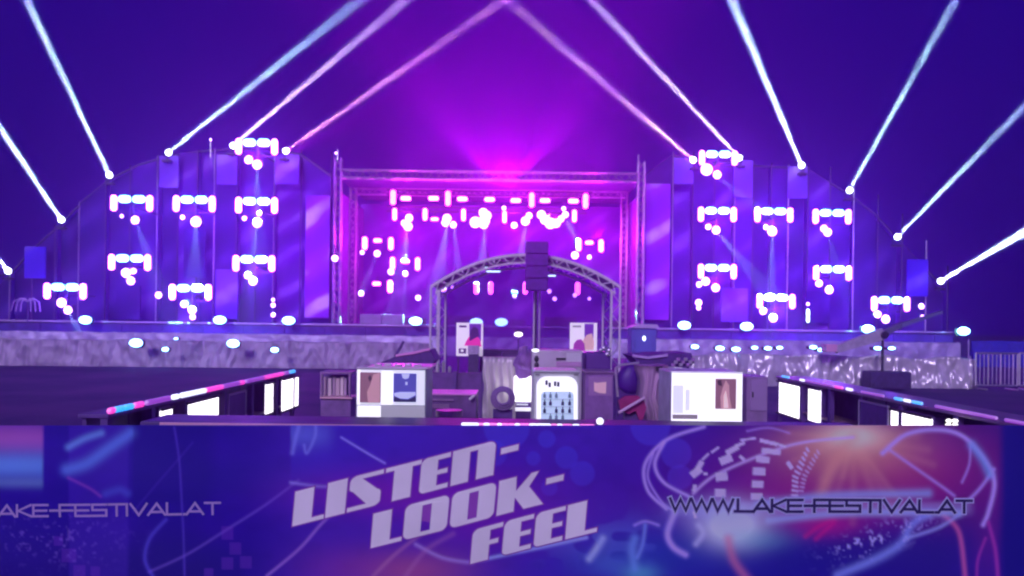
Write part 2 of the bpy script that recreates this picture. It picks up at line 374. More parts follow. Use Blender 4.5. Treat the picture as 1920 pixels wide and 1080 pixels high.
sides = [(684, 456, 1, 'upper left tree of lamps, left tube'), (733, 457, 1, 'upper left tree of lamps, right tube'), (708, 451, 0, 'upper left tree of lamps, flat top one'),
         (736, 494, 1, 'middle left tree of lamps, left tube'), (783, 495, 1, 'middle left tree of lamps, right tube'), (760, 490, 0, 'middle left tree of lamps, flat top one'),
         (731, 537, 1, 'lowest left tree of lamps, upright tube'), (706, 532, 0, 'lowest left tree of lamps, flat one'),
         (1085, 459, 1, 'right hand tree of lamps, left tube'), (1127, 461, 1, 'right hand tree of lamps, right tube'), (1105, 455, 0, 'right hand tree of lamps, flat top one'),
         (893, 540, 1, 'first upright lamp seen through the tent gauze'), (920, 540, 1, 'second upright lamp seen through the tent gauze'), (985, 540, 1, 'third upright lamp seen through the tent gauze, by the dark tower'), (1083, 541, 1, 'lone upright lamp seen through the right half of the tent gauze')]
for u, v, vt, lb in sides:
    single(u, v, 60.5, bool(vt), L_W, .98 if vt else .62, .19 if vt else .15, lb+' on the main stage' if 'gauze' not in lb else lb, G4)
for u, v, lb in ((965, 548, 'cyan lamp glowing through the tent gauze left of the dark tower'),):
    single(u, v, 60.5, False, lampmat('lamp_cyan_soft', (.02, .8, 1), 12), .50, .14, lb, G4)
for u, v, r, lb in ((707, 475, 6, 'under the upper left lamp tree'), (679, 473, 4, 'beside the upper left lamp tree'), (760, 513, 5, 'under the middle left lamp tree'), (733, 509, 6, 'beside the middle left lamp tree'),
                    (677, 550, 5, 'low at the left edge of the main stage'), (784, 558, 5, 'left of the tent, throwing a narrow beam down'), (1078, 478, 7, 'under the right hand lamp tree, left'), (1105, 482, 4, 'under the right hand lamp tree, right'),
                    (628, 484, 6, 'clamped to the outer left stage tower'), (832, 542, 5, 'behind the left top corner of the tent gauze'), (848, 538, 3, 'tiny one beside the tent left corner'), (1030, 546, 4, 'beside the tent centre pole, left'), (1040, 560, 4, 'beside the tent centre pole, right'),
                    (965, 555, 4, 'below the cyan lamp'), (1078, 553, 4, 'below the lone upright lamp in the tent'), (1105, 560, 3, 'tiny one at the right of the tent gauze'),
                    (297, 553, 6, 'left of the lowest inner cluster of the left wing'), (512, 562, 3, 'small one standing at the inner foot of the left wing'), (512, 572, 4, 'mid one standing at the inner foot of the left wing'), (512, 590, 4, 'low one standing at the inner foot of the left wing'),
                    (1310, 567, 6, 'at the inner foot of the right wing'), (1310, 577, 4, 'lower one at the inner foot of the right wing'), (1515, 570, 3, 'above the tall green-white tube'), (1728, 574, 5, 'at the outer end of the right wing'), (1730, 594, 4, 'lower one at the outer end of the right wing'),
                    (395, 262, 2, 'tiny one on a mast above the left wing'), (630, 287, 2, 'tiny one on top of the left stage tower')):
    s_ = dup(spot0, P(u, v, 60.2 if 640 < u < 1190 else 59.0), 'small round lamp '+lb, (r*.04/.27,)*3); s_['group'] = 'small round lamps about the stage'
single(1515, 592, 59.2, True, lampmat('lamp_greenwhite', (.6, 1, .8), 8), .98, .10, 'tall narrow green-white lamp tube standing on the right wing deck', None)
# deck wash lights
fl0 = None
for u, v, lb in ((160, 600, 'at the outer end of the left wing deck'), (412, 600, 'in the middle of the left wing deck'), (541, 601, 'at the inner end of the left wing deck'), (779, 602, 'on the main deck left of the tent'),
                 (893, 604, 'on the main deck, left one seen through the tent gauze'), (940, 604, 'on the main deck, right one seen through the tent gauze'), (1283, 610, 'at the inner end of the right wing deck'), (1400, 612, 'in the middle of the right wing deck'),
                 (1628, 617, 'behind the boom at the right wing deck'), (1807, 621, 'alone beyond the end of the right wing')):
    c = P(u, v, 57.9)
    if fl0 is None:
        fl0 = thing('floor_lamp', 'white-blue oval floor lamp '+lb, 'floor lamp', c, 'oval wash lamps along the stage deck')
        MB().ball(c, .46, (1, .4, .62), 16).build('lens', L_F, fl0, smooth=True)
        MB().b2(c+Vector((-.4, .12, -.24)), c+Vector((.4, .5, .2)), bev=.05).build('housing', BLK, fl0)
        MB().b2(c+Vector((-.3, .15, -.36)), c+Vector((.3, .45, -.245))).build('foot', BLK, fl0)
    else: dup(fl0, c, 'white-blue oval floor lamp '+lb)
for u, v, s, lb in ((255, 640, .85, 'left bright oval work lamp at the far fence'), (437, 641, .8, 'right bright oval work lamp at the far fence'), (310, 652, .4, 'little lamp just right of the left work lamp on the far fence'),
                    (515, 653, .5, 'small low lamp on the far fence nearest the tent'), (330, 632, .2, 'speck of light on the far fence')):
    s_ = dup(fl0, P(u, v+3, 34.2), lb, (s*.72, .7, s*.72)); s_['group'] = 'work lamps along the far fence'

# ------------------------------------------------------------------ beams: narrow lamps shining through the haze
def aim(name, kind, a, b, W, colr, **kw):
    l = bpy.data.lights.new(name, kind); l.energy = W; l.color = colr
    for k_, v_ in kw.items(): setattr(l, k_, v_)
    o = bpy.data.objects.new(name, l); COL.objects.link(o); o.location = a
    o.rotation_euler = (Vector(b)-Vector(a)).to_track_quat('-Z', 'Y').to_euler(); return o
BW = (.62, 2.0, 1.0); BP = (1.1, 1.6, 1.0)
MW = 56000
BE = 480
beams = [(15, 508, -60, 420, 'lowest at the left frame edge, shooting up left', BW, 1.1), (115, 412, -60, 150, 'second from the left, shooting up left', BW, 1), (205, 328, 50, 0, 'third from the left, shooting steeply up left', BW, .9), (316, 286, 675, 0, 'above the pale left wing panel, shooting up right', BW, .85),
         (437, 273, 760, 0, 'left of the topmost left cluster', BP, .65), (536, 283, 945, 0, 'right of the topmost left cluster', (1.5, 1.2, 1), .6), (1300, 300, 950, 0, 'left of the topmost right cluster', (1.4, 1.3, 1), .75),
         (1386, 296, 1110, 0, 'right of the topmost right cluster', BP, .75), (1503, 310, 1372, 0, 'on the outer pale panel of the right wing', BW, 1.3), (1593, 357, 1792, 0, 'on the right wing slope, upper', BW, 1.0),
         (1683, 444, 1950, 170, 'on the right wing slope, middle', BW, .7), (1764, 527, 1950, 418, 'lowest on the right wing slope', BW, 1.0)]
for i, (u0, v0, u1, v1, lb, c_, k_) in enumerate(beams):
    a = P(u0, v0, 62.0); b = P(u1, v1, 42.0); d = (b-a).normalized()
    q = d.to_track_quat('-Y', 'Z') if False else d.to_track_quat('Z', 'Y')
    r = thing('beam_lamp', 'beam lamp %s' % lb, 'beam light', a-d*.5, 'beam lamps along the tops of the stage wings')
    MB().cone(a-d*.5, a+d*.02, .13, .22, 16).build('head', BLK, r)
    MB().ball(a+d*.0, .24, (1, 1, 1), 16).build('lens', lampmat('lamp_beam', (.75, .9, 1), 10), r, smooth=True)
    y = MB(); e = d.cross(Vector((0, 1, 0))).normalized()
    y.cone(a-d*.3+e*.30, a-d*.3+e*.30-Vector((0, 0, .5)), .03, n=6); y.cone(a-d*.3-e*.30, a-d*.3-e*.30-Vector((0, 0, .5)), .03, n=6)
    y.cone(a-d*.3+e*.30-Vector((0, 0, .5)), a-d*.3-e*.30-Vector((0, 0, .5)), .03, n=6)
    y.build('yoke', BLK, r); bz = a-d*.3-Vector((0, 0, .56))
    MB().b2(bz-Vector((.34, .2, .1)), bz+Vector((.34, .2, .055)), bev=.02).build('base', BLK, r)
    aim('beam', 'AREA', a+d*.27, b, BE*k_, c_, shape='DISK', size=.24, spread=math.radians(1.35))
# pale cones falling from spots
def cone(u0, v0, u1, v1, W, c_, ang, Y0=58.0, Y1=58.0, blend=.5):
    aim('spot', 'SPOT', P(u0, v0, Y0), P(u1, v1, Y1), W, c_, spot_size=math.radians(ang), spot_blend=blend, shadow_soft_size=.12)
CB = (.4, 1.5, 1)
for u0, v0, u1, v1, k_, ang in ((482, 312, 482, 400, 1, 15), (482, 422, 470, 520, 1, 15), (367, 420, 365, 520, .6, 22), (255, 416, 285, 500, .5, 18), (1346, 332, 1420, 390, .6, 16), (1345, 436, 1400, 500, 1.2, 17), (1448, 438, 1446, 540, 1.4, 13), (1553, 440, 1570, 500, .4, 16), (127, 585, 160, 640, .6, 20)):
    cone(u0, v0, u1, v1, 420000*k_, CB, ang)
for u0, v0, u1, v1, k_, ang in ((765, 427, 752, 520, 1, 19), (838, 424, 822, 520, 1, 20), (851, 425, 862, 530, .8, 14), (909, 426, 902, 520, 1, 18), (986, 420, 972, 500, .8, 18), (1060, 412, 1110, 500, .8, 18), (707, 480, 670, 560, .5, 14), (760, 517, 756, 600, .4, 14)):
    cone(u0, v0, u1, v1, 430000*k_, CB, ang, 60.6, 60.6)
for u0, v0, u1, v1, k_ in ((852, 408, 940, 482, 1), (914, 404, 948, 490, 1.2), (1085, 480, 1200, 520, .7), (466, 299, 520, 280, .6)):
    cone(u0, v0, u1, v1, 40000*k_, (1, .12, .7), 3.5, 60.6 if u0 > 600 else 58, 57)
# broad magenta washes thrown up from the stage into the smoke
for u0, v0, u1, v1, W, ang in ((925, 336, 750, 110, 2.1, 22), (970, 336, 1150, 95, 1.9, 22), (948, 340, 950, 150, .26, 78), (1312, 318, 1060, 90, 1.3, 14), (530, 292, 800, 150, .9, 15)):
    cone(u0, v0, u1, v1, W*MW, (.80, .0012, .78), ang, 59.2, 47, blend=1.0)
up = aim('added_sky_wash', 'AREA', (P(948, 330, SY).x, SY+1.2, TOPZ+.55), (P(948, 330, SY).x, SY+1.2, TOPZ+9), MW*.85, (.60, .001, .88), shape='RECTANGLE', size=17, size_y=1.2, spread=math.radians(125))  # added upward light with no fixture, unseen from below, feeding the sky glow
for u, v, W in ((760, 440, 1700), (960, 430, 2000), (1120, 440, 1700)):
    l = bpy.data.lights.new('wash', 'POINT'); l.energy = W; l.color = (.72, .010, .85); l.shadow_soft_size = .4
    o = bpy.data.objects.new('wash', l); COL.objects.link(o); o.location = P(u, v, 63)
for u, v, W in ((765, 405, 260), (845, 408, 200), (908, 405, 320), (985, 408, 200), (1042, 408, 320), (1095, 462, 160), (708, 462, 100), (1325, 312, 160), (470, 292, 120)):
    l = bpy.data.lights.new('row_wash', 'POINT'); l.energy = W; l.color = (1, .006, .60); l.shadow_soft_size = .25
    o = bpy.data.objects.new('row_wash', l); COL.objects.link(o); o.location = P(u, v, 60.4 if 640 < u < 1190 else 57.9)
# ------------------------------------------------------------------ front-of-house tent
TY = 30.0
def PX(u, v=600, Y=TY): return P(u, v, Y).x
tent = thing('arched_tent', 'arched truss tent with dark gauze walls standing before the main stage', 'tent', (PX(983), TY, 0))
GZ = bpy.data.materials.new('gauze'); GZ.use_nodes = True
t = GZ.node_tree; b_ = t.nodes['Principled BSDF']; b_.inputs['Base Color'].default_value = (.26, .02, .55, 1); b_.inputs['Roughness'].default_value = .9
tr = t.nodes.new('ShaderNodeBsdfTransparent'); mx = t.nodes.new('ShaderNodeMixShader'); mx.inputs[0].default_value = .40
tr.inputs[0].default_value = (.85, .75, 1, 1)
t.links.new(tr.outputs[0], mx.inputs[1]); t.links.new(b_.outputs[0], mx.inputs[2]); t.links.new(mx.outputs[0], t.nodes['Material Output'].inputs[0])
def archv(u):  # outer line of the arch in the photograph
    s_ = (u-985)/180.0
    return 478 + 62*abs(s_)**2.0
arch = [P(u, archv(u), TY) for u in np.linspace(808, 1163, 25)]
zl, zr = arch[0].z, arch[-1].z
wall = [(p.x, TY+3.0, p.z-.15) for p in arch] + [(arch[-1].x-.05, TY+3.0, 0.0), (arch[0].x+.05, TY+3.0, 0.0)]
MB().prism(wall, (0, .03, 0)).build('gauze_wall', GZ, tent)
LIT_ARCH = mat('white_paint_and_light', (.8, .75, .8), .4)  # white stands in for light falling on the arch tubes and legs
for dy in (0.0, 2.8):
    m = MB(); n = MB(); lc = MB()
    A = [Vector((p.x, TY+dy, p.z)) for p in arch]; c0 = Vector((PX(985), TY+dy, arch[12].z-6.0))
    Bi = [p+(c0-p).normalized()*.30 for p in A]
    m.tube(A, .065, 6); n.tube(Bi, .04, 6)
    for i in range(24): lc.cone(A[i] if i % 2 else Bi[i], Bi[i+1] if i % 2 else A[i+1], .022, n=5)
    m.build('outer_arch_tube', LIT_ARCH, tent); n.build('inner_arch_tube', LIT_ARCH, tent); lc.build('arch_lacing', LIT_ARCH, tent)
    for sg, p in ((1, A[0]), (-1, A[-1])):
        for k in (0, .32):
            MB().cone((p.x+sg*k, TY+dy, -.02), (p.x+sg*k, TY+dy, p.z-(0 if k == 0 else .12)), .042, n=8).build('leg_tube', LIT_ARCH, tent)
        z = MB(); zz = 0.1; fl = 0
        while zz < p.z-.5:
            z.cone((p.x+sg*(0 if fl else .32), TY+dy, zz), (p.x+sg*(.32 if fl else 0), TY+dy, zz+.4), .02, n=5); zz += .4; fl ^= 1
        z.build('leg_lacing', ALU, tent)
m = MB()
for i in range(24):
    a, b = arch[i], arch[i+1]
    m.prism([(a.x, TY+.15, a.z+.05), (b.x, TY+.15, b.z+.05), (b.x, TY+.15, b.z+.075), (a.x, TY+.15, a.z+.075)], (0, 2.6, 0))
m.build('roof_skin', mat('tentroof', (.12, .08, .25), .5, var=.2), tent)
for i in (4, 8, 12, 16, 20):
    p = arch[i]; MB().cone((p.x, TY, p.z-.1), (p.x, TY+2.8, p.z-.1), .035, n=6).build('purlin', ALU, tent)
x = PX(1002)
for k, dx in enumerate((0, .20)):
    MB().cone((x+dx, TY+.4, -.02), (x+dx, TY+.4, P(1002, 545, TY).z), .035, n=8).build('centre_pole', mat('white_paint_and_light', (.8, .75, .8), .4), tent)
tw = thing('speaker_tower', 'dark boxy tower rising through the crown of the arched tent', 'speaker tower', (PX(1006), TY-.6, 0))
a, b = P(986, 452, TY-.8), P(1027, 545, TY-.8)
for k in range(4):
    z0 = a.z+(b.z-a.z)*(k/4.0); z1 = a.z+(b.z-a.z)*((k+1)/4.0)
    MB().b2((a.x, TY-.8, z1+.012), (b.x, TY-.1, z0-.012), bev=.03).build('speaker_box', mat('speaker', (.12, .018, .34), .7, var=.2), tw)
MB().cone(((a.x+b.x)/2, TY-.45, -.02), ((a.x+b.x)/2, TY-.45, b.z+.01), .05, n=8).build('mast', DARKP, tw)
# glints along the tent roof
for u, v, ln, m_, lb in ((925, 509, .5, L_S, 'short white light bar under the left half of the tent arch'), (1035, 517, .25, L_F, 'short blue-white light bar under the right half of the tent arch'), (915, 502, .2, L_C, 'tiny lamp above the left light bar in the tent')):
    c = P(u, v, TY+1.2); o = thing('light_bar', lb, 'light bar', c)
    MB().capsule(c-Vector((ln/2, 0, 0)), c+Vector((ln/2, 0, 0)), .028, 8).build('tube', lampmat('bar_glow', (.5, .7, 1), 2.5), o)
    MB().b2(c+Vector((-ln/2, .03, .03)), c+Vector((ln/2, .1, .07))).build('bar_back', BLK, o)
    MB().cone(c+Vector((0, .06, .07)), c+Vector((0, .06, .6)), .015, n=5).build('hanger', BLK, o)
# ------------------------------------------------------------------ printed posters in the tent
def rectpoly(name, u0, v0, u1, v1, Y, m, parent, th=.02, dy=0):
    a = P(u0, v0, Y); b = P(u1, v1, Y)
    return MB().b2((a.x, Y+dy, min(a.z, b.z)), (b.x, Y+dy+th, max(a.z, b.z))).build(name, m, parent)
def upoly(name, pts, Y, m, parent, th=.004):
    return MB().prism([P(u, v, Y) for u, v in pts], (0, th, 0)).build(name, m, parent)
PAPER_GLOW = mat('glowing_poster_paper', (.75, .72, .70), .6, em=(.9, .8, 1), es=.55)  # poster paper glows by itself, painting in the light on it
def pm(n, c, e=.0): return mat(n, c, .6, em=c, es=e) if e else mat(n, c, .6)  # poster inks glow along with their paper where a glow is given
ps = thing('poster_stand', 'white poster stand with a magenta figure in the left half of the tent', 'poster', (PX(880), TY-2, 0))
Yp = TY-2
rectpoly('board', 856, 605, 905, 668, Yp, PAPER_GLOW, ps, .04)
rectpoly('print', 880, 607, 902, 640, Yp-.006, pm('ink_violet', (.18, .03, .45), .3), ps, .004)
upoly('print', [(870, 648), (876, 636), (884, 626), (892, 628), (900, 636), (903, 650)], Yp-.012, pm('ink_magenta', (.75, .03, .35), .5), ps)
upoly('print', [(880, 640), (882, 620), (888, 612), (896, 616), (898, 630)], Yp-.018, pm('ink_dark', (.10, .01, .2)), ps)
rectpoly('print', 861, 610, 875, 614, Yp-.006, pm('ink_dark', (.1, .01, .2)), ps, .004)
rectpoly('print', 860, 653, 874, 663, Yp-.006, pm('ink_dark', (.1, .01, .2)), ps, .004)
rectpoly('print', 864, 655, 869, 660, Yp-.012, PAPER_GLOW, ps, .004)
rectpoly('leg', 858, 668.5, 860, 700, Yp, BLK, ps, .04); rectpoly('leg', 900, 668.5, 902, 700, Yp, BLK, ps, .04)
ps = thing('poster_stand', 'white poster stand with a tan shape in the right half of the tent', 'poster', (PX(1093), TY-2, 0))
rectpoly('board', 1069, 605, 1119, 662, Yp, PAPER_GLOW, ps, .04)
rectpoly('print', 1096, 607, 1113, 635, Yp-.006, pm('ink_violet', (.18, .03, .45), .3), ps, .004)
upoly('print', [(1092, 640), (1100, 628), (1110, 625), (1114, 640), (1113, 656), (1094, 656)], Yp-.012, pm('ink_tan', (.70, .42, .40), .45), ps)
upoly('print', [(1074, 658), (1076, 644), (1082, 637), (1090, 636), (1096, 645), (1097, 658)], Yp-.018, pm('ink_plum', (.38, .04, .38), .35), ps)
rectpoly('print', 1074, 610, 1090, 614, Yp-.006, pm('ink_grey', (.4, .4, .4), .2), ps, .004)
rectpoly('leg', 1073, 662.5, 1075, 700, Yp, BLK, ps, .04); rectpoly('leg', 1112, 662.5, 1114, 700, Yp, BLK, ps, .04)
o = thing('display_box', 'pale small box standing by the foot of the left poster', 'box', (PX(893), Yp-.5, 0))
rectpoly('body', 877, 648, 898, 664, Yp-.5, mat('palebox', (.5, .4, .6), .5, var=.2), o, .3); rectpoly('plinth', 878, 664.5, 897, 708, Yp-.5, DARKP, o, .3)
# small work lamp inside the tent
o = thing('desk_lamp', 'little white lamp over the mixing desk left of the tent pole', 'lamp', P(972, 626, TY+1))
c = P(972, 627, TY+1); MB().ball(c, .13, (1.3, .6, .7)).build('bulb', lampmat('deskglow', (1, .85, 1), 3), o, smooth=True)
MB().b2(c+Vector((-.18, -.05, .10)), c+Vector((.18, .1, .16))).build('shade', BLK, o); MB().cone(c-Vector((0, 0, .1)), (c.x, c.y, 1.0), .02, n=6).build('stem', BLK, o)
o = thing('mixing_desk', 'dark mixing desk on flight cases inside the arched tent', 'mixing desk', (PX(985), TY+1, 0))
MB().b2((PX(900), TY+.6, .98), (PX(1060), TY+1.5, 1.08), bev=.02).build('console', DARKP, o)
for k in range(4): MB().b2((PX(902)+k*.8, TY+.65, 0), (PX(902)+k*.8+.76, TY+1.45, .975), bev=.02).build('flight_case', mat('flight', (.06, .03, .13), .5, var=.3), o)

# ------------------------------------------------------------------ kiosk cabinet right of the tent
KY = 33.0
o = thing('kiosk_booth', 'blue booth with a pale flat roof right beside the arched tent', 'booth', (P(1206, 640, KY).x, KY, 0))
BL = mat('booth_blue', (.09, .11, .50), .5, var=.15)
a = P(1184, 615, KY); b = P(1231, 615, KY)
MB().b2((a.x, KY, 0), (b.x, KY+1.1, a.z), bev=.02).build('wall', BL, o)
MB().prism([(a.x-.12, KY-.12, a.z+.003), (b.x+.12, KY-.12, a.z+.003), (b.x+.0, KY-.12, a.z+.16), (a.x+.25, KY-.12, a.z+.16)], (0, 1.3, 0)).build('roof', mat('booth_roof', (.55, .42, .75), .5), o)
d = MB().b2((a.x+.15, KY-.03, .05), (b.x-.2, KY-.003, a.z-.12)).build('door', mat('booth_door', (.10, .13, .55), .45), o)
MB().ball((a.x+.52, KY-.05, a.z-.42), .06, (1, .4, 1.6)).build('lamp', lampmat('boothlamp', (.9, 1, 1), 4), d)

# ------------------------------------------------------------------ fences
def tarp_mat(n, c, rough=.42):
    m = mat(n, c, rough, .3, var=.25, sc=1.5, bump=.35); return m
TARP = tarp_mat('silver_tarp', (.72, .66, .76), .3); TARP2 = tarp_mat('grey_tarp', (.42, .34, .52), .6)
def tarp(p, q, zt, n, amp, sag, seed, rows=14):
    """sheet hung over a barrier: gathered folds, sagging top, thickness by its two faces"""
    p = Vector(p); q = Vector(q); d = q-p; m = MB(); V = []
    for i in range(n+1):
        s_ = i/n; base = p+d*s_; L = s_*d.length; col_ = []
        for j in range(rows+1):
            h_ = j/rows
            f = noise.noise(Vector((L*1.5+h_*.5, h_*1.2, seed)))*amp + noise.noise(Vector((L*4.5, h_*3.2, seed+5)))*amp*.6 + noise.noise(Vector((L*9, h_*3, seed+9)))*amp*.16 + abs(math.sin(L*2.7+1.4*noise.noise(Vector((L*.6, 0, seed)))*3))*amp*.4*(h_)
            tz = zt + noise.noise(Vector((L*.9, 3.3, seed)))*sag
            col_.append(m.bm.verts.new(base+Vector((0, -.15*(1-h_)-f, tz*h_-.03*(1-h_)))))
        b0 = m.bm.verts.new(base+Vector((0, .10, col_[-1].co.z-.01))); b1 = m.bm.verts.new(base+Vector((0, .22, -.03)))
        V.append(col_+[b0, b1])
    for i in range(n):
        for j in range(rows+2): m.bm.faces.new((V[i][j], V[i+1][j], V[i+1][j+1], V[i][j+1]))
    return m
def fence(name, label, p, q, zt, n, amp, sag, seed, m, cat='fence', step=2.4):
    r = thing(name, label, cat, p); p = Vector(p); q = Vector(q)
    tarp(p, q, zt, n, amp, sag, seed).build('tarp', m, r, smooth=True)
    k = int((q-p).length/step)
    for i in range(k+1):
        c = p+(q-p)*(i/k); MB().cone(c+Vector((0, .3, -.04)), c+Vector((0, .3, zt+.04)), .03, n=6).build('post', ALU, r)
    return r
Rz = 28.6
a = P(1232, 690, Rz); b = P(1828, 690, Rz)
fence('covered_barrier', 'silver crumpled tarpaulin over the crowd barrier on the right of the tent', (a.x, Rz, 0), (b.x, Rz, 0), 1.08, 420, .21, .12, 2.0, TARP)
Lz = 36.0
fence('covered_barrier', 'dull grey tarpaulin barrier across the left field in front of the stage deck', (P(-80, 680, Lz).x, Lz-1, 0), (P(806, 680, Lz).x, Lz, 0), 1.15, 380, .13, .07, 5.0, TARP2)
fence('far_barrier', 'far lilac tarpaulin barrier running along the foot of the stage deck', (P(-80, 640, 51).x, 51, 0), (P(1800, 640, 51).x, 51, 0), 1.22, 330, .10, .05, 8.0, tarp_mat('far_tarp', (.50, .42, .72), .5))
# uncovered barrier with bars at the right end
def bars(label, u0, u1, v0, Y, n):
    a = P(u0, v0, Y); b = P(u1, v0, Y); z = a.z
    r = thing('crowd_barrier', label, 'barrier', ((a.x+b.x)/2, Y, 0), 'bare crowd barriers at the right edge')
    MB().tube([(a.x, Y, .12), (a.x, Y, z), (b.x, Y, z), (b.x, Y, .12), (a.x, Y, .12)], .035, 8).build('frame', ALU, r)
    for i in range(1, n):
        x = a.x+(b.x-a.x)*i/n; MB().cone((x, Y, .15), (x, Y, z-.03), .016 if i % 3 else .03, n=6).build('bar', ALU, r)
    for x in (a.x+.2, b.x-.2): MB().b2((x-.03, Y-.35, -.03), (x+.03, Y+.35, .03)).build('foot', ALU, r)
bars('bare metal crowd barrier with upright bars right after the silver tarpaulin', 1830, 1908, 662, 28.2, 10)
bars('second bare crowd barrier cut off by the right frame edge', 1912, 2010, 662, 28.3, 12)
bz = P(1835, 640, 40)
fence('covered_barrier', 'deep blue tarpaulin screen at the far right beyond the bare barrier', (P(1822, 640, 45).x, 45, 0), (P(2030, 640, 45).x, 45, 0), 1.45, 50, .06, .02, 3.0, mat('blue_tarp', (.03, .03, .5), .6, var=.2))
# lamps low behind the silver tarpaulin
for i, (u, v, r, lb) in enumerate(((1303, 651, 8, 'first'), (1350, 654, 9, 'second'), (1380, 656, 9, 'third'), (1415, 653, 6, 'fourth'), (1440, 654, 7, 'fifth'), (1462, 653, 6, 'sixth'), (1525, 652, 7, 'seventh'), (1540, 657, 7, 'eighth'), (1646, 654, 7, 'ninth'), (1672, 654, 6, 'tenth'))):
    s_ = dup(fl0, P(u, v-1, 29.1), '%s low work lamp from the left along the top of the silver tarpaulin' % lb, (r*.0165/.46, 1, r*.014/.46)); s_['group'] = 'work lamps behind the silver tarpaulin'
# boom lift
BY = 27.6
o = thing('boom_lift', 'long grey telescopic boom slanting up to the right above the silver tarpaulin', 'boom lift', (P(1745, 690, BY).x, BY+1.2, 0))
def seg(n, a, b, w0, w1, m):
    a = Vector(a); b = Vector(b); d = (b-a).normalized(); e = Vector((0, 1, 0)); u_ = e.cross(d).normalized()
    pts = [a-u_*w0, b-u_*w1, b+u_*w1, a+u_*w0]
    MB().prism([p-e*.12 for p in pts], (0, .24, 0)).build(n, m, o)
BG = mat('boom_grey', (.45, .40, .50), .45, .2, var=.2)
seg('boom_section', P(1566, 655, BY), P(1655, 626, BY), .13, .20, BG)
seg('boom_section', P(1650, 627, BY+.06), P(1692, 608, BY+.06), .11, .08, mat('boom_dark', (.10, .10, .2), .5))
seg('boom_section', P(1688, 610, BY), P(1765, 585, BY), .07, .045, mat('boom_blue', (.12, .14, .28), .45))
c = P(1655, 628, BY); MB().cone(c+Vector((0, -.2, 0)), c+Vector((0, .2, 0)), .13, n=12).build('joint', BLK, o)
MB().cone(c, (c.x, BY, .6), .05, n=8).build('support_leg', BLK, o)
MB().b2((c.x-.5, BY-.25, 0), (c.x+.9, BY+.5, .6), bev=.05).build('base_body', DARKP, o)
c = P(1556, 653, BY)
MB().b2(c+Vector((-.22, -.25, -.12)), c+Vector((.16, .25, .14)), bev=.02).build('basket', mat('basket_pink', (.75, .35, .6), .5), o)
# streamers plant at far left
o = thing('palm_fronds', 'small pale drooping fronds on the far left of the deck', 'plant', P(52, 600, 58))
for k in range(6):
    m = MB(); s_ = (-1)**k*(.25+.15*k); base = P(52, 566, 58)
    m.tube([base, base+Vector((s_*.5, 0, .25)), base+Vector((s_, -.05, .0)), base+Vector((s_*1.15, -.1, -.7))], .045, 6)
    m.build('frond', mat('frond', (.6, .4, .8), .5), o)
MB().cone(P(52, 566, 58), P(52, 604, 58), .05, n=6).build('stem', DARKP, o)
# masts above the wings
for u, v0, v1, lb in ((395, 258, 290, 'thin mast standing above the left wing'), (633, 280, 302, 'short mast on top of the outer left stage tower'), (1197, 290, 304, 'short mast on top of the outer right stage tower')):
    a = P(u, v0, 60.3); b = P(u, v1+6, 60.3); tag(MB().cone(a, b, .05, n=6).build('mast', ALU), lb, 'mast')

# ------------------------------------------------------------------ bar: counters
DW = mat('bar_dark', (.09, .035, .22), .5, var=.35, sc=4)
TOPM = mat('counter_top', (.30, .18, .34), .3, var=.25, sc=5)
PINKE = mat('counter_edge', (.75, .42, .5), .35)
xl, xr = -4.40, 5.62
GLOWW = lampmat('cooler_glow', (1, .93, .98), 2.6)
GLOWY = mat('cooler_interior', (.8, .8, .78), .5, em=(1, .95, 1), es=1.6)
def strip(parent, a, b, segs, r=.03):
    """a row of small LED capsules along an edge, segs = (from, to, material)"""
    a = Vector(a); b = Vector(b)
    for s0, s1, m in segs: MB().capsule(a.lerp(b, s0), a.lerp(b, s1), r, 8).build('led_segment', m, parent, smooth=True)
LP = lampmat('led_pink', (1, .05, .55), 1.1); LV = lampmat('led_violet', (.42, .06, .75), .55); LC = lampmat('led_cyan', (.02, .42, 1), 1.3); LWt = lampmat('led_white', (.8, .85, 1), 1.6)
# left counter
cl = thing('bar_counter', 'long left bar counter with a glowing pink and cyan strip along its edge', 'bar counter', (xl, 12, 0))
MB().b2((xl-.34, 8.75, 1.0), (xl, 16.4, 1.05), bev=.01).build('top', DW, cl)
yy = 8.8
while yy < 16.2:
    MB().b2((xl-.32, yy+.015, .02), (xl-.28, min(yy+.98, 16.35), .995)).build('front_panel', DW, cl); yy += 1.0
for y in (8.82, 9.9, 11.2-.3, 12.4, 13.7, 15.15, 16.3): MB().b2((xl-.10, y-.05, 0), (xl-.02, y+.05, .995)).build('post', DW, cl)
MB().b2((xl-.275, 8.8, .42), (xl-.05, 16.3, .45)).build('shelf', mat('shelf', (.35, .2, .25), .5), cl)
strip(cl, (xl-.01, 8.8, 1.08), (xl-.01, 16.3, 1.07), [(.0, .008, LP), (.016, .035, LC), (.045, .066, LC), (.078, .10, LP), (.12, .2, LV), (.22, .235, LWt), (.255, .36, LWt), (.37, .45, LP), (.46, .55, LV), (.56, .58, LP), (.60, .72, LV), (.73, .88, LP), (.90, .93, LV), (.95, .99, LC)], .036)
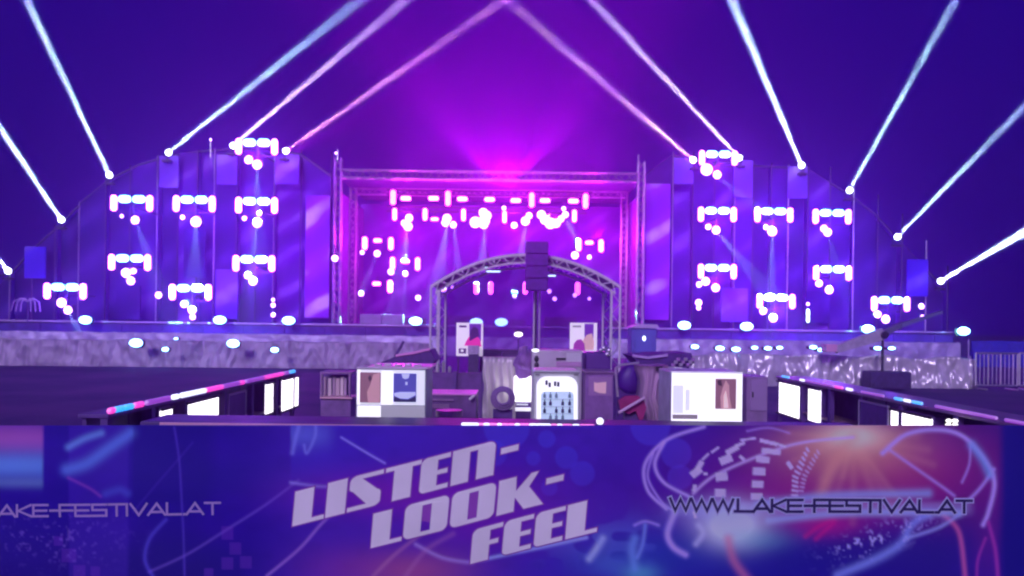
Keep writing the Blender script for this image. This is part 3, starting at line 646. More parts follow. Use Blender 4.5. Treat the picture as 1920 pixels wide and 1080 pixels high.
# right counter
cr = thing('bar_counter', 'long right bar counter with purple rim running out of the right frame edge', 'bar counter', (xr, 12, 0))
MB().b2((xr, 7.0, 1.0), (xr+.65, 17.0, 1.05), bev=.01).build('top', TOPM, cr)
yy = 7.05
while yy < 16.8:
    MB().b2((xr+.50, yy+.015, .02), (xr+.55, min(yy+.98, 16.95), .995)).build('front_panel', DW, cr); yy += 1.0
for y in (7.1, 8.6, 10.15, 11.6, 12.9, 14.2, 15.6, 16.9): MB().b2((xr+.02, y-.05, 0), (xr+.10, y+.05, .995)).build('post', DW, cr)
MB().b2((xr+.05, 7.2, .42), (xr+.48, 16.9, .45)).build('shelf', mat('shelf', (.35, .2, .25), .5), cr)
strip(cr, (xr+.01, 16.8, 1.07), (xr+.01, 7.4, 1.07), [(.02, .06, LC), (.13, .15, LWt), (.16, .30, LV), (.31, .34, LP), (.36, .38, LWt), (.42, .50, LV), (.54, .56, LC), (.57, .585, LWt), (.595, .62, LC), (.66, .80, LV), (.82, .98, LV)], .022)
# coolers glowing under the counters
def cooler(label, side, u0, u1, z0, z1, shelves=2, m=None):
    """side -1: under the left counter, +1: under the right; its lit front faces into the bar"""
    xx = xl-.03 if side < 0 else xr+.03
    ya = xx*F/(u0-U0); yb = xx*F/(u1-U0); y0, y1 = min(ya, yb), max(ya, yb)
    r = thing('drinks_cooler', label, 'cooler', (xx, (y0+y1)/2, 0), 'glass door drinks coolers under the bar counters')
    s_ = -side
    MB().b2((xx-s_*.24, y0, z0-.04), (xx-s_*.02, y1, z1+.04), bev=.01).build('body', DW, r)
    MB().b2((xx-s_*.017, y0+.02, z0), (xx+s_*.004, y1-.02, z1)).build('lit_door', m or GLOWW, r)
    f = MB(); f.b2((xx+s_*.006, y0, z1), (xx+s_*.03, y1, z1+.035)); f.b2((xx+s_*.006, y0, z0-.035), (xx+s_*.03, y1, z0)); f.build('door_frame', BLK, r)
    for k in range(shelves):
        z = z0+(z1-z0)*(k+1)/(shelves+1)
        MB().b2((xx+s_*.006, y0+.03, z-.006), (xx+s_*.012, y1-.03, z+.006)).build('shelf_bar', mat('wire', (.5, .5, .55), .4), r)
    return r
cooler('narrow lit cooler nearest the viewer under the left counter', -1, 303, 326, .30, .93, 3)
cooler('wide brightly lit cooler near the front of the left counter', -1, 350, 412, .30, .93, 0)
cooler('slim lit cooler far along the left counter', -1, 500, 514, .40, .93, 1)
cooler('lit cooler at the far end of the left counter', -1, 531, 561, .34, .93, 0)
cooler('lit cooler at the far end of the right counter', 1, 1459, 1505, .30, .93, 0)
cooler('slim lit cooler second from the far end of the right counter', 1, 1517, 1540, .34, .93, 0)
cooler('wide lit cooler near the front of the right counter', 1, 1672, 1750, .30, .88, 0)
for side, u0, u1 in ((-1, 430, 462), (1, 1613, 1668)):      # empty framed openings
    xx = xl-.03 if side < 0 else xr+.03; ya = xx*F/(u0-U0); yb = xx*F/(u1-U0)
    o = thing('empty_shelf_frame', 'empty pale metal frame between the coolers under the %s counter' % ('left' if side < 0 else 'right'), 'frame', (xx, (ya+yb)/2, 0))
    MB().tube([(xx, ya, .3), (xx, ya, .92), (xx, yb, .92), (xx, yb, .3)], .018, 6).build('frame_tube', ALU, o)
    MB().b2((xx-.005, min(ya, yb)+.02, .32), (xx+.005, max(ya, yb)-.02, .9)).build('back_panel', DW, o)
o = thing('bottle_crate', 'small crate with four glowing bottle caps near the front of the right counter', 'crate', P(1785, 797, 10.1))
c = P(1785, 795, 10.1); MB().b2((c.x-.14, c.y-.1, c.z-.35), (c.x+.14, c.y+.15, c.z-.06)).build('crate_body', DW, o)
for du, dv in ((-6, -4), (6, -4), (-7, 4), (6, 4)):
    MB().ball(P(1785+du, 793+dv, 10.0), .035, (1, 1, .7)).build('cap', lampmat('capglow', (1, .95, .85), 2), o, smooth=True)
# front counter right behind the banner
fc = thing('front_counter', 'front bar counter just behind the printed banner with a magenta light strip in its middle', 'bar counter', (0.4, 7, 0))
FZ = P(960, 799, 6.9).z
FL, FR = P(262, 797, 6.9).x, P(1640, 797, 6.9).x
MB().b2((FL, 6.9, FZ-.05), (FR, 7.45, FZ), bev=.01).build('top', DW, fc)
MB().b2((P(300, 797, 6.88).x, 6.87, FZ-.03), (P(850, 797, 6.88).x, 6.895, FZ-.002)).build('lit_edge', PINKE, fc)  # pink colour stands for the light along the counter edge
xx = FL+.02
while xx < FR-.97:
    MB().b2((xx, 7.30, .02), (xx+.96, 7.34, FZ-.055)).build('back_panel', DW, fc); xx += 1.0
pu = [(868, 895, LWt), (900, 905, LP), (909, 915, LWt), (920, 930, LP), (935, 938, LWt), (943, 950, LP), (955, 962, LP), (968, 972, LWt), (977, 990, LP), (995, 1004, LWt), (1008, 1030, LWt), (1036, 1042, LP), (1047, 1052, LWt), (1057, 1070, LP), (1076, 1084, LWt), (1090, 1112, LP), (1430, 1434, LP), (1450, 1462, LWt), (1538, 1541, LP), (1555, 1563, LWt)]
for u0, u1, m in pu:
    a = P(u0, 790+(u0-960)*.004, 6.88); b = P(u1, 790+(u1-960)*.004, 6.88); a.z = b.z = FZ+.014
    MB().capsule(a, b, .014, 8).build('led_segment', m, fc, smooth=True)
o = thing('round_lamp', 'round white lamp at the right end of the magenta strip on the front counter', 'lamp', P(1125, 792, 6.95))
c = P(1125, 790, 6.95); c.z = FZ+.045; MB().ball(c, .032, n=12).build('bulb', LWt, o, smooth=True); MB().cone(c-Vector((0, 0, .045)), c-Vector((0, 0, .025)), .03, n=10).build('base', BLK, o)

# ------------------------------------------------------------------ lit display boxes
WHB = mat('lit_white', (.8, .8, .8), .5, em=(.93, .93, 1), es=.95)
WHB2 = mat('lit_white_soft', (.75, .75, .78), .5, em=(.72, .78, .85), es=.62)
GRW = mat('grey_white', (.45, .45, .45), .5, em=(.4, .45, .48), es=.3)
SIDE = mat('box_side', (.5, .5, .55), .5, var=.2)
BRN = pm('picture_brown', (.28, .13, .17), .35); SKIN = pm('picture_skin', (.55, .30, .32), .4); BLU = pm('picture_blue', (.07, .07, .36), .5); BLW = pm('picture_bluewhite', (.5, .55, .8), .5); NVY = pm('picture_navy', (.03, .03, .12))
Y8 = 8.0
o = thing('lit_display_box', 'lit white box with one brown and one blue picture, left of centre', 'display box', (P(734, 740, Y8).x, Y8, 0))
a = P(668, 690, Y8); b = P(800, 690, Y8)
MB().b2((a.x, Y8, 0), (b.x, Y8+.62, a.z), bev=.015).build('body', SIDE, o)
rectpoly('face', 670, 693, 796, 760, Y8-.02, WHB2, o, .017)
rectpoly('lower_face', 670, 761, 713, 800, Y8-.02, WHB, o, .017); rectpoly('lower_face', 714, 761, 796, 800, Y8-.02, GRW, o, .017)
rectpoly('left_strip', 670, 693, 674.5, 759, Y8-.03, WHB, o, .008); rectpoly('middle_strip', 716, 697, 736, 759, Y8-.03, WHB, o, .008)
rectpoly('top_rail', 668, 688, 801, 692.5, Y8-.05, mat('rail_pale', (.7, .6, .75), .4), o, .06)
pc = rectpoly('picture', 675, 698, 713, 755, Y8-.036, BRN, o, .01)
upoly('picture_print', [(690, 755), (688, 735), (694, 722), (700, 702), (712, 699), (712, 754)], Y8-.042, SKIN, o)
upoly('picture_print', [(690, 708), (694, 703), (697, 710), (693, 716)], Y8-.0475, pm('picture_dark', (.12, .05, .09)), o)
rectpoly('picture', 738, 700, 780, 754, Y8-.036, BLU, o, .01)
upoly('picture_print', [(753, 701), (768, 701), (766, 709), (760, 711), (755, 709)], Y8-.042, BLW, o)
upoly('picture_print', [(739, 737), (750, 735), (779, 735), (779, 741), (765, 748), (750, 747), (739, 742)], Y8-.042, BLW, o)
upoly('picture_print', [(739, 744), (752, 749), (765, 750), (779, 744), (779, 753), (739, 753)], Y8-.0475, NVY, o)
upoly('picture_print', [(760, 716), (764, 716), (764, 722), (760, 722)], Y8-.042, BLW, o)
t_ = thing('serving_tray', 'thin pinkish tray lying on top of the left display box', 'tray', (P(745, 686, Y8).x, Y8+.2, a.z))
c = P(745, 686, Y8+.1)
MB().b2((P(690, 686, Y8).x, Y8-.02, a.z+.003), (P(808, 686, Y8).x, Y8+.6, a.z+.022)).build('plate', mat('tray_pink', (.75, .5, .7), .3, .2), t_)
for k in range(5): MB().b2((c.x-.22+.1*k, Y8+.02, a.z+.024), (c.x-.15+.1*k, Y8+.1, a.z+.040+.01*(k % 2)), bev=.004).build('glass_rim', ALU, t_)
o = thing('lit_display_box', 'lit white box with a single brown picture, right of centre', 'display box', (P(1326, 740, Y8).x, Y8, 0))
a = P(1259, 697, Y8); b = P(1393, 697, Y8)
MB().b2((a.x, Y8, 0), (b.x, Y8+.7, a.z), bev=.015).build('body', SIDE, o)
rectpoly('face', 1260, 699, 1391, 801, Y8-.02, WHB, o, .017)
rectpoly('grey_shade', 1262, 722, 1281, 775, Y8-.026, WHB2, o, .005); rectpoly('grey_shade', 1285, 730, 1293, 770, Y8-.026, WHB2, o, .005)
rectpoly('grey_band', 1261, 777, 1308, 786, Y8-.026, pm('band_grey', (.28, .25, .25), .25), o, .005)
rectpoly('picture', 1342, 710, 1380, 767, Y8-.036, BRN, o, .012)
upoly('picture_print', [(1352, 767), (1351, 745), (1355, 728), (1361, 713), (1367, 722), (1368, 745), (1372, 766)], Y8-.042, SKIN, o)
upoly('picture_print', [(1345, 714), (1352, 712), (1354, 724), (1347, 722)], Y8-.042, pm('picture_dark', (.12, .05, .09)), o)
upoly('picture_print', [(1357, 765), (1357, 742), (1361, 732), (1364, 748), (1366, 765)], Y8-.0475, pm('picture_light', (.8, .6, .55), .5), o)
rectpoly('bottom_ledge', 1258, 793, 1397, 797, Y8-.07, mat('ledge', (.8, .78, .85), .4, em=(.9, .9, 1), es=.5), o, .05)
rectpoly('top_rail', 1258, 696.5, 1393, 699, Y8-.03, WHB, o, .01)
# ornate white cabinet in the middle
Yc = 8.6
o = thing('bottle_cabinet', 'lit white cabinet with rounded glass front full of bottles, centre of the bar', 'cabinet', (P(1044, 740, Yc).x, Yc, 0))
a = P(1001, 694, Yc); b = P(1088, 694, Yc)
MB().b2((a.x, Yc, 0), (b.x, Yc+.6, a.z), bev=.03).build('body', mat('cab', (.55, .56, .58), .4, em=(.5, .56, .58), es=.12, var=.1), o)
def rr(u0, v0, u1, v1, r, Y):
    pts = []
    for cx, cy, s0 in ((u1-r, v0+r, -90), (u1, v1, None), (u0, v1, None), (u0+r, v0+r, 180)):
        if s0 is None: pts.append(P(cx, cy, Y))
        else: pts += [P(cx+r*math.cos(math.radians(s0+k*15)), cy+r*math.sin(math.radians(s0+k*15)), Y) for k in range(7)]
    return pts
MB().prism(rr(1006, 706, 1083, 799, 20, Yc-.015), (0, .012, 0)).build('front_arch', WHB, o)
MB().prism(rr(1014, 734, 1076, 799, 8, Yc-.022), (0, .006, 0)).build('glass_front', mat('pale_blue', (.5, .6, .7), .2, em=(.38, .52, .72), es=.75), o)
for u, v in ((1025, 718), (1031, 722), (1041, 720), (1047, 721)): rectpoly('letter_mark', u-2.5, v-5, u+2, v+4, Yc-.024, NVY, o, .006)
for j, v in enumerate((741, 755, 769, 781, 793)):
    for i, u in enumerate((1021, 1032, 1043, 1055, 1068)):
        if (i+j) % 4 == 3: continue
        q = P(u, v, Yc-.045); m_ = NVY if (i*3+j) % 3 else pm('bottle_green', (.15, .22, .3), .3)
        MB().cone(q-Vector((0, 0, .028)), q+Vector((0, 0, .010)), .016, .014, 8).cone(q+Vector((0, 0, .010)), q+Vector((0, 0, .034)), .006, n=6).build('bottle', m_, o)
for v in (748, 762, 775, 787): rectpoly('shelf', 1015, v, 1075, v+1.2, Yc-.045, ALU, o, .02)
rectpoly('top_trim', 1001, 697, 1087, 700, Yc-.02, mat('trim', (.25, .25, .25), .4), o, .01)
for u in (1008, 1080): rectpoly('foot_block', u-4, 701, u+4, 704, Yc-.02, mat('trim', (.25, .25, .25), .4), o, .01)
# silver cabinet behind it
Y2 = 12.0
o = thing('steel_cabinet', 'silver steel cabinet with a black handle rising behind the white bottle cabinet', 'cabinet', (P(1045, 700, Y2).x, Y2, 0))
STL = mat('steel', (.58, .52, .60), .38, .35, var=.18, sc=3)
a = P(997, 656, Y2); b = P(1092, 656, Y2)
MB().b2((a.x, Y2, 0), (b.x, Y2+.6, a.z), bev=.015).build('body', STL, o)
rectpoly('handle', 1043, 671, 1061, 675, Y2-.03, BLK, o, .028)
for v in (673, 685): MB().ball(P(1006, v, Y2-.01), .035, (1, .4, 1.5)).build('knob', BLK, o)
rectpoly('inset_panel', 1062, 662, 1090, 686, Y2-.012, mat('steel_light', (.72, .72, .74), .3, .2), o, .01)
rectpoly('shelf_lip', 1043, 678, 1090, 688, Y2-.02, mat('steel_pink', (.55, .3, .55), .4), o, .018)
c = P(1004, 657, Y2-.02); MB().ball(c, .035, (1.6, 1, .7)).build('corner_lamp', lampmat('corner_glow', (.9, .95, 1), 2), o)
# silver sheet-covered stack left of it
Y3 = 12.6
o = thing('covered_stack', 'tall stack under a silver grey sheet, left of the bottle cabinet', 'covered stack', (P(937, 700, Y3).x, Y3, 0))
a = P(906, 669, Y3); b = P(968, 669, Y3)
m = MB(); n_ = 26; V = []
for i in range(n_+1):
    row = []
    for j in range(15):
        x = a.x+(b.x-a.x)*i/n_; z = .35+(a.z-.35)*j/14; wv = .035*math.sin(i*.9+j*.25)+.05*noise.noise(Vector((i*.25, j*.2, 2)))
        row.append(m.bm.verts.new((x+.04*noise.noise(Vector((j*.3, i*.1, 7))), Y3+wv*(1.3-j/14), z)))
    row.append(m.bm.verts.new((x, Y3+.6, a.z-.02))); row.append(m.bm.verts.new((x, Y3+.62, .3))); V.append(row)
for i in range(n_):
    for j in range(16): m.bm.faces.new((V[i][j], V[i+1][j], V[i+1][j+1], V[i][j+1]))
m.build('sheet', tarp_mat('silver_sheet', (.58, .52, .56), .45), o, smooth=True)
MB().b2((a.x+.08, Y3+.15, 0), (b.x-.08, Y3+.55, a.z-.1)).build('stack_core', DW, o)
o = thing('hose_coil', 'dark coiled hose leaning at the foot of the silver sheet', 'hose', P(942, 745, 11.4))
for k, r_ in enumerate((.16, .13, .10)):
    c = P(943, 747, 11.4)+Vector((0, -.04*k, .01*k)); pts = [c+Vector((r_*math.cos(t_*.35), 0, r_*math.sin(t_*.35))) for t_ in range(19)]
    MB().tube(pts, .018, 6).build('hose_loop', mat('hose', (.28, .16, .42), .4), o)
c = P(943, 747, 11.5); MB().b2((c.x-.14, 11.5, 0), (c.x+.14, 11.62, c.z-.16)).build('hose_stand', DW, o)
o = thing('lit_cube', 'small bright white cube light between the silver sheet and the bottle cabinet', 'cube light', (P(981, 730, 12.2).x, 12.2, 0))
a = P(964, 706, 12.2); b = P(1000, 754, 12.2)
MB().b2((a.x, 12.2, b.z), (b.x, 12.5, a.z), bev=.03).build('cube', lampmat('cube_glow', (1, .97, 1), 2.2), o)
MB().b2((a.x+.03, 12.22, 0), (b.x-.03, 12.5, b.z-.005)).build('stand', DW, o)
rectpoly('paper_strip', 966, 764, 998, 771, 12.19, WHB, o, .02); rectpoly('paper_strip', 968, 757, 990, 760, 12.19, WHB2, o, .02)
# crinkled bag between
o = thing('crumpled_bag', 'crumpled purple bag standing in front of the steel cabinet left edge', 'bag', P(984, 690, 12.15))
m = MB().ball(P(984, 684, 12.3), .24, (.62, .6, 1.25), 20)
for v in m.bm.verts: v.co += Vector((noise.noise(v.co*6), noise.noise(v.co*6+Vector((9, 0, 0))), noise.noise(v.co*5)))*.09
m.build('bag_cloth', mat('bag', (.35, .18, .5), .4, var=.3), o, smooth=False)
MB().b2(P(984, 705, 12.4)+Vector((-.13, .0, -1.2)), P(984, 705, 12.4)+Vector((.13, .25, 0))).build('bag_stand', DW, o)
# rear counter stretch and its items
o = thing('rear_counter', 'dark counter block with pink-lit lip right of the left display box', 'bar counter', (P(855, 770, 10.5).x, 10.5, 0))
a = P(803, 739, 10.5); b = P(893, 739, 10.5)
MB().b2((a.x, 10.5, 0), (b.x, 11.1, a.z-.01)).build('body', mat('rear_body', (.16, .07, .26), .5, var=.3), o)
MB().b2((a.x, 10.46, a.z-.008), (b.x, 11.15, a.z+.012)).build('lip', mat('lip_lit_pink', (.8, .35, .75), .3), o)  # pink of the lip paints in the lit edge of the counter
rectpoly('pale_shelf', 806, 748, 850, 752, 10.45, TOPM, o, .03); rectpoly('pale_shelf', 806, 758, 842, 766, 10.45, TOPM, o, .03)
MB().cone(P(880, 749, 10.4), P(890, 741, 10.4), .018, n=8).build('bottle_neck', mat('white_paint_and_light', (.8, .75, .8), .4), o)
o = thing('dark_screen', 'dark purple upright screen behind the rear counter', 'screen', (P(855, 720, 13.5).x, 13.5, 0))
a = P(800, 698, 13.5); b = P(906, 698, 13.5)
MB().b2((a.x, 13.5, 0), (b.x, 13.6, a.z)).build('panel', mat('screen_p', (.13, .05, .25), .6, var=.3), o)
for u in (800, 853, 905): c = P(u, 698, 13.47); MB().b2((c.x-.03, 13.45, 0), (c.x+.03, 13.495, c.z+.02)).build('upright', DW, o)
for u, v, hgt, lb in ((822, 689, .14, 'silver tap on the left of the dark screen top'), (831, 687, .17, 'taller silver tap beside the left one on the dark screen'), (843, 690, .08, 'short cup to the right of the two taps')):
    c = P(u, 698, 13.55); tt = thing('beer_tap', lb, 'tap', (c.x, c.y, c.z), 'small taps and cup along the dark screen')
    MB().cone(c, c+Vector((0, 0, hgt)), .025, .03, 10).build('column', ALU, tt); MB().ball(c+Vector((0, 0, hgt)), .032).build('knob', ALU, tt)
# little glass cupboard at the left end
Ys = 13.4
o = thing('small_showcase', 'small framed showcase with pale stripes left of the left display box', 'showcase', (P(630, 720, Ys).x, Ys, 0))
a = P(602, 699, Ys); b = P(658, 699, Ys)
MB().b2((a.x, Ys, 0), (b.x, Ys+.5, P(630, 748, Ys).z-.02)).build('base', mat('rear_body', (.16, .07, .26), .5), o)
rectpoly('top_board', 600, 697, 660, 701, Ys-.02, TOPM, o, .5); rectpoly('shelf_board', 600, 744, 660, 748, Ys-.02, PINKE, o, .5)
for u in (602, 655): rectpoly('side_post', u-1.5, 701.4, u+1.5, 743.6, Ys, TOPM, o, .06)
rectpoly('back_panel', 604, 702, 653, 743, Ys+.4, DW, o, .02)
for k, (u, w_) in enumerate(((610, 5), (618, 6), (626, 4), (633, 7), (641, 5), (647, 4))):
    rectpoly('stripe', u-w_/2, 707+(k % 2)*2, u+w_/2, 742, Ys+.2, mat('stripe%d' % (k % 3), ((.6, .42, .5), (.75, .6, .65), (.45, .3, .45))[k % 3], .5), o, .04)
# canopy left, clutter roof right
o = thing('dark_awning', 'low dark slanting awning with a pink top edge left of the tent leg', 'awning', (P(755, 680, 17).x, 17, 0))
q = [(742, 668), (806, 656), (816, 676), (806, 688), (700, 690), (704, 684)]
MB().prism([P(u, v, 17) for u, v in q], (0, 1.2, 0)).build('cloth', mat('awning', (.07, .02, .2), .6, var=.3), o)
m = MB(); m.tube([P(742, 667, 16.97), P(775, 662, 16.97), P(806, 655, 16.97)], .03, 6); m.build('pink_hem', mat('hem', (.9, .35, .75), .4), o)
MB().cone(P(741, 668, 17.05), P(757, 640, 17.05), .03, n=6).build('tilted_pole', DW, o)
for u in (715, 800): c = P(u, 688, 17.3); MB().cone((c.x, 17.3, 0), (c.x, 17.3, c.z), .025, n=6).build('leg', DW, o)
o = thing('dark_awning', 'dark flat canopy cluttered with small bright fittings right of the tent leg', 'awning', (P(1250, 680, 16).x, 16, 0))
q = [(1185, 668), (1240, 664), (1296, 662), (1302, 680), (1290, 690), (1200, 684)]
MB().prism([P(u, v, 16) for u, v in q], (0, 1.4, 0)).build('cloth', mat('awning', (.07, .02, .2), .6), o)
m = MB(); m.tube([P(1186, 667, 15.95), P(1215, 671, 15.95), P(1252, 666, 15.95)], .03, 6); m.build('pale_hem', mat('hem2', (.6, .4, .8), .4), o)
for k in range(9):
    c = P(1262+k*4.6, 684-5*(k % 3), 15.9); MB().b2(c-Vector((.03, .03, .03)), c+Vector((.04, .03, .035)), bev=.008).build('fitting', ALU if k % 2 else mat('fit', (.4, .2, .5), .4), o)
for u in (1200, 1290): c = P(u, 684, 16.4); MB().cone((c.x, 16.4, 0), (c.x, 16.4, c.z), .025, n=6).build('leg', DW, o)
# right of the bottle cabinet
o = thing('framed_picture_box', 'small purple box with a framed pinkish picture right of the bottle cabinet', 'box', (P(1122, 720, 11.6).x, 11.6, 0))
a = P(1098, 697, 11.6); b = P(1150, 697, 11.6)
MB().b2((a.x, 11.6, 0), (b.x, 12.1, a.z)).build('body', mat('boxpurple', (.26, .12, .38), .5, var=.2), o)
rectpoly('top_board', 1096, 696, 1152, 700, 11.56, TOPM, o, .6)
rectpoly('frame', 1104, 706, 1147, 742, 11.585, mat('framep', (.38, .2, .45), .5), o, .012)
upoly('picture', [(1114, 716), (1118, 718), (1137, 716), (1136, 738), (1124, 737), (1114, 733)], 11.575, pm('ink_pinkish', (.65, .38, .45), .35), o)
o = thing('bin_bag', 'dark violet sack hanging from a frame right of the framed picture box', 'sack', (P(1181, 710, 10.8).x, 10.8, 0))
m = MB().ball(P(1181, 711, 10.85), .16, (1.0, .7, 1.42), 20)
for v in m.bm.verts: v.co += Vector((noise.noise(v.co*4), 0, noise.noise(v.co*5)))*.05
m.build('sack', mat('sack', (.07, .01, .26), .5, var=.2), o, smooth=True)
m = MB(); m.tube([P(1158, 744, 10.8), P(1154, 690, 10.8), P(1164, 684, 10.8), P(1198, 680, 10.8)], .018, 6); m.build('hoop', ALU, o)
MB().cone(P(1158, 744, 10.8), (P(1158, 744, 10.8).x, 10.8, 0), .018, n=6).build('stand', DW, o)
o = thing('draped_stand', 'mauve cloth draped over a waisted stand between the sack and the right display box', 'draped stand', (P(1221, 740, 10.2).x, 10.2, 0))
prof = [(685, 1195, 1252), (696, 1196, 1252), (705, 1200, 1247), (715, 1202, 1242), (730, 1201, 1240), (745, 1199, 1239), (760, 1203, 1244), (775, 1207, 1248), (790, 1207, 1250)]
m = MB(); V = []
for v, u0, u1 in prof:
    row = []
    for k in range(21):
        f_ = k/20; p = P(u0+(u1-u0)*f_, v, 10.2); p.y += -.10*math.sin(f_*math.pi)+.025*math.sin(f_*22+v*.02); row.append(m.bm.verts.new(p))
    for k in range(20, -1, -1):
        f_ = k/20; p = P(u0+(u1-u0)*f_, v, 10.2); p.y += .30; row.append(m.bm.verts.new(p))
    V.append(row)
for i in range(len(V)-1):
    for j in range(42): m.bm.faces.new((V[i][j], V[i][(j+1) % 42], V[i+1][(j+1) % 42], V[i+1][j]))
m.bm.faces.new(V[0])
m.build('cloth', tarp_mat('mauve', (.50, .32, .50), .55), o, smooth=True)
c = P(1233, 691, 10.05); MB().b2(c-Vector((.02, .02, .03)), c+Vector((.06, .02, .03)), bev=.005).build('dark_clip', BLK, o)
MB().ball(P(1240, 760, 10.0), .035, (1, .5, 1)).build('white_tag', WHB2, o)
MB().b2((c.x-.2, 10.28, 0), (c.x+.05, 10.45, .9)).build('post', DW, o)
o = thing('red_cloth', 'dark red cloth slung under a pale slanting stick, beside the draped stand', 'cloth', P(1188, 765, 9.6))
m = MB(); m.prism([P(u, v, 9.6) for u, v in ((1160, 752), (1172, 743), (1196, 742), (1208, 752), (1212, 765), (1206, 785), (1200, 790), (1192, 770), (1178, 776), (1164, 770))], (0, .08, 0))
m.build('cloth', mat('redcloth', (.35, .02, .16), .7, var=.3), o); MB().cone(P(1160, 774, 9.5), P(1209, 745, 9.5), .018, n=8).build('stick', mat('stick', (.7, .45, .7), .5), o)
MB().b2((P(1190, 780, 9.7).x-.12, 9.72, 0), (P(1190, 780, 9.7).x+.1, 9.85, P(1190, 770, 9.7).z)).build('stand', DW, o)
o = thing('side_locker', 'mauve locker standing just right of the right display box', 'locker', (P(1415, 730, 9.4).x, 9.4, 0))
a = P(1400, 706, 9.4); b = P(1440, 706, 9.4)
MB().b2((a.x, 9.4, 0), (b.x, 9.9, a.z), bev=.01).build('body', mat('locker', (.30, .18, .38), .45, var=.2), o)
rectpoly('door', 1408, 712, 1437, 770, 9.38, mat('locker_door', (.36, .24, .46), .4), o, .018)
rectpoly('handle', 1411, 735, 1413, 745, 9.36, BLK, o, .018)
o = thing('drum_stool', 'low round stool seat beside the rear counter', 'stool', (P(870, 778, 8.9).x, 8.9, 0))
c = P(842, 772, 9.4); MB().cone((c.x, 9.4, c.z-.05), (c.x, 9.4, c.z+.02), .16, n=20).build('seat', TOPM, o)
for k in range(3): MB().cone((c.x, 9.4, c.z-.05), (c.x+.2*math.cos(k*2.1), 9.4+.2*math.sin(k*2.1), 0), .02, n=6).build('leg', DW, o)
for k, (u, v) in enumerate(((812, 757), (905, 667), (921, 668), (953, 668), (1133, 652), (1142, 650), (1148, 660), (1128, 664))):
    pass
o = thing('coffee_machine', 'dark machine with chrome fittings to the right of the steel cabinet', 'machine', (P(1120, 680, 12.3).x, 12.3, 0))
a = P(1096, 660, 12.3); b = P(1146, 660, 12.3)
MB().b2((a.x+.01, 12.3, 0), (b.x, 12.8, a.z), bev=.03).build('body', mat('machine', (.10, .03, .26), .4), o)
for u, v in ((1127, 656), (1133, 653), (1142, 657), (1139, 664)): MB().ball(P(u, v, 12.25), .035, (1, .7, 1.2), 8).build('fitting', mat('chrome', (.85, .8, .9), .2, .8), o)

# ------------------------------------------------------------------ barrier and printed banner in front
YB = 6.0
def fold(x, z): return .010*math.sin(x*2.3+.4)+.006*math.sin(x*5.1+z*2)+.004*math.sin(z*9+x)
def Bp(u, v, off=0.0):
    p = P(u, v, YB); return Vector((p.x, YB+fold(p.x, p.z)-off, p.z))
du = 2.5; NU = 960; NV = 118
uu = -230+np.arange(NU)*du; vv = 797.5+np.arange(NV)*du*1.02
Ug, Vg = np.meshgrid(uu, vv)
C = np.zeros(Ug.shape+(3,))
def sm(a, b, x): t_ = np.clip((x-a)/(b-a), 0, 1); return t_*t_*(3-2*t_)
def lay(mask, col, add=False):
    global C
    m_ = np.clip(mask, 0, 1)[..., None]; c_ = np.array(col)
    C = C+m_*c_ if add else C*(1-m_)+c_*m_
rs = np.random.RandomState(3)
def vnoise(sx_, sy_, seed):
    r_ = np.random.RandomState(seed); G_ = r_.rand(80, 200)
    X = (Ug+400)/sx_; Y = (Vg-700)/sy_; xi = X.astype(int) % 199; yi = Y.astype(int) % 79; fx = X-X.astype(int); fy = Y-Y.astype(int)
    fx = fx*fx*(3-2*fx); fy = fy*fy*(3-2*fy)
    return (G_[yi, xi]*(1-fx)+G_[yi, xi+1]*fx)*(1-fy)+(G_[yi+1, xi]*(1-fx)+G_[yi+1, xi+1]*fx)*fy
N1 = vnoise(90, 50, 1); N2 = vnoise(30, 18, 2); N3 = vnoise(9, 8, 5)*.45+vnoise(4.2, 4.2, 8)*.55
# colours below are the print, with upright shadow strips painted in
C[:] = (.045, .02, .30)
lay(sm(420, 620, Ug)*(1-sm(1000, 1500, Ug)), (.11, .055, .42)); lay(sm(1500, 1850, Ug), (.05, .035, .24))
lay((N1-.3)*.5, (.10, .04, .45)); lay((N2-.5)*.35, (.03, .015, .2))
lay(sm(940, 1080, Vg)*(1-sm(300, 620, Ug))*.7, (.03, .02, .20))
g2 = lambda cx, cy, rx, ry: np.exp(-((Ug-cx)/rx)**2-((Vg-cy)/ry)**2)
lay((1-sm(78, 86, Ug))*g2(20, 822, 400, 32)*.8, (.50, .22, .50)); lay((1-sm(78, 86, Ug))*g2(20, 872, 400, 26)*.9, (.22, .42, .72))
lay(g2(60, 905, 200, 10)*(1-sm(78, 86, Ug))*.4, (.3, .5, .6))
lay(sm(128, 133, Ug)*(1-sm(236, 246, Ug))*.35, (.14, .08, .5))  # lighter stretch left between the painted shadow strips
def stroke(pts, w_, col, k=1.0, add=False, taper=False):
    pts = [np.array(p, float) for p in pts]; pp = [pts[0]]+pts+[pts[-1]]; S_ = []
    for i in range(1, len(pp)-2):
        for t_ in np.linspace(0, 1, 14, endpoint=False):
            a, b, c, d = pp[i-1:i+3]
            S_.append(.5*((2*b)+(-a+c)*t_+(2*a-5*b+4*c-d)*t_**2+(-a+3*b-3*c+d)*t_**3))
    S_.append(pts[-1]); S_ = np.array(S_); D = np.full(Ug.shape, 1e9)
    for (a, b) in zip(S_, S_[1:]):
        ab = b-a; L2 = max((ab**2).sum(), 1e-6); t_ = np.clip(((Ug-a[0])*ab[0]+(Vg-a[1])*ab[1])/L2, 0, 1)
        D = np.minimum(D, (Ug-a[0]-t_*ab[0])**2+(Vg-a[1]-t_*ab[1])**2)
    lay(np.exp(-D/(w_*w_))*k, col, add)
stroke([(130, 838), (160, 822), (190, 812)], 7, (.3, .55, .8), .6); stroke([(128, 880), (165, 868), (205, 840), (245, 812)], 12, (.22, .38, .75), .7)
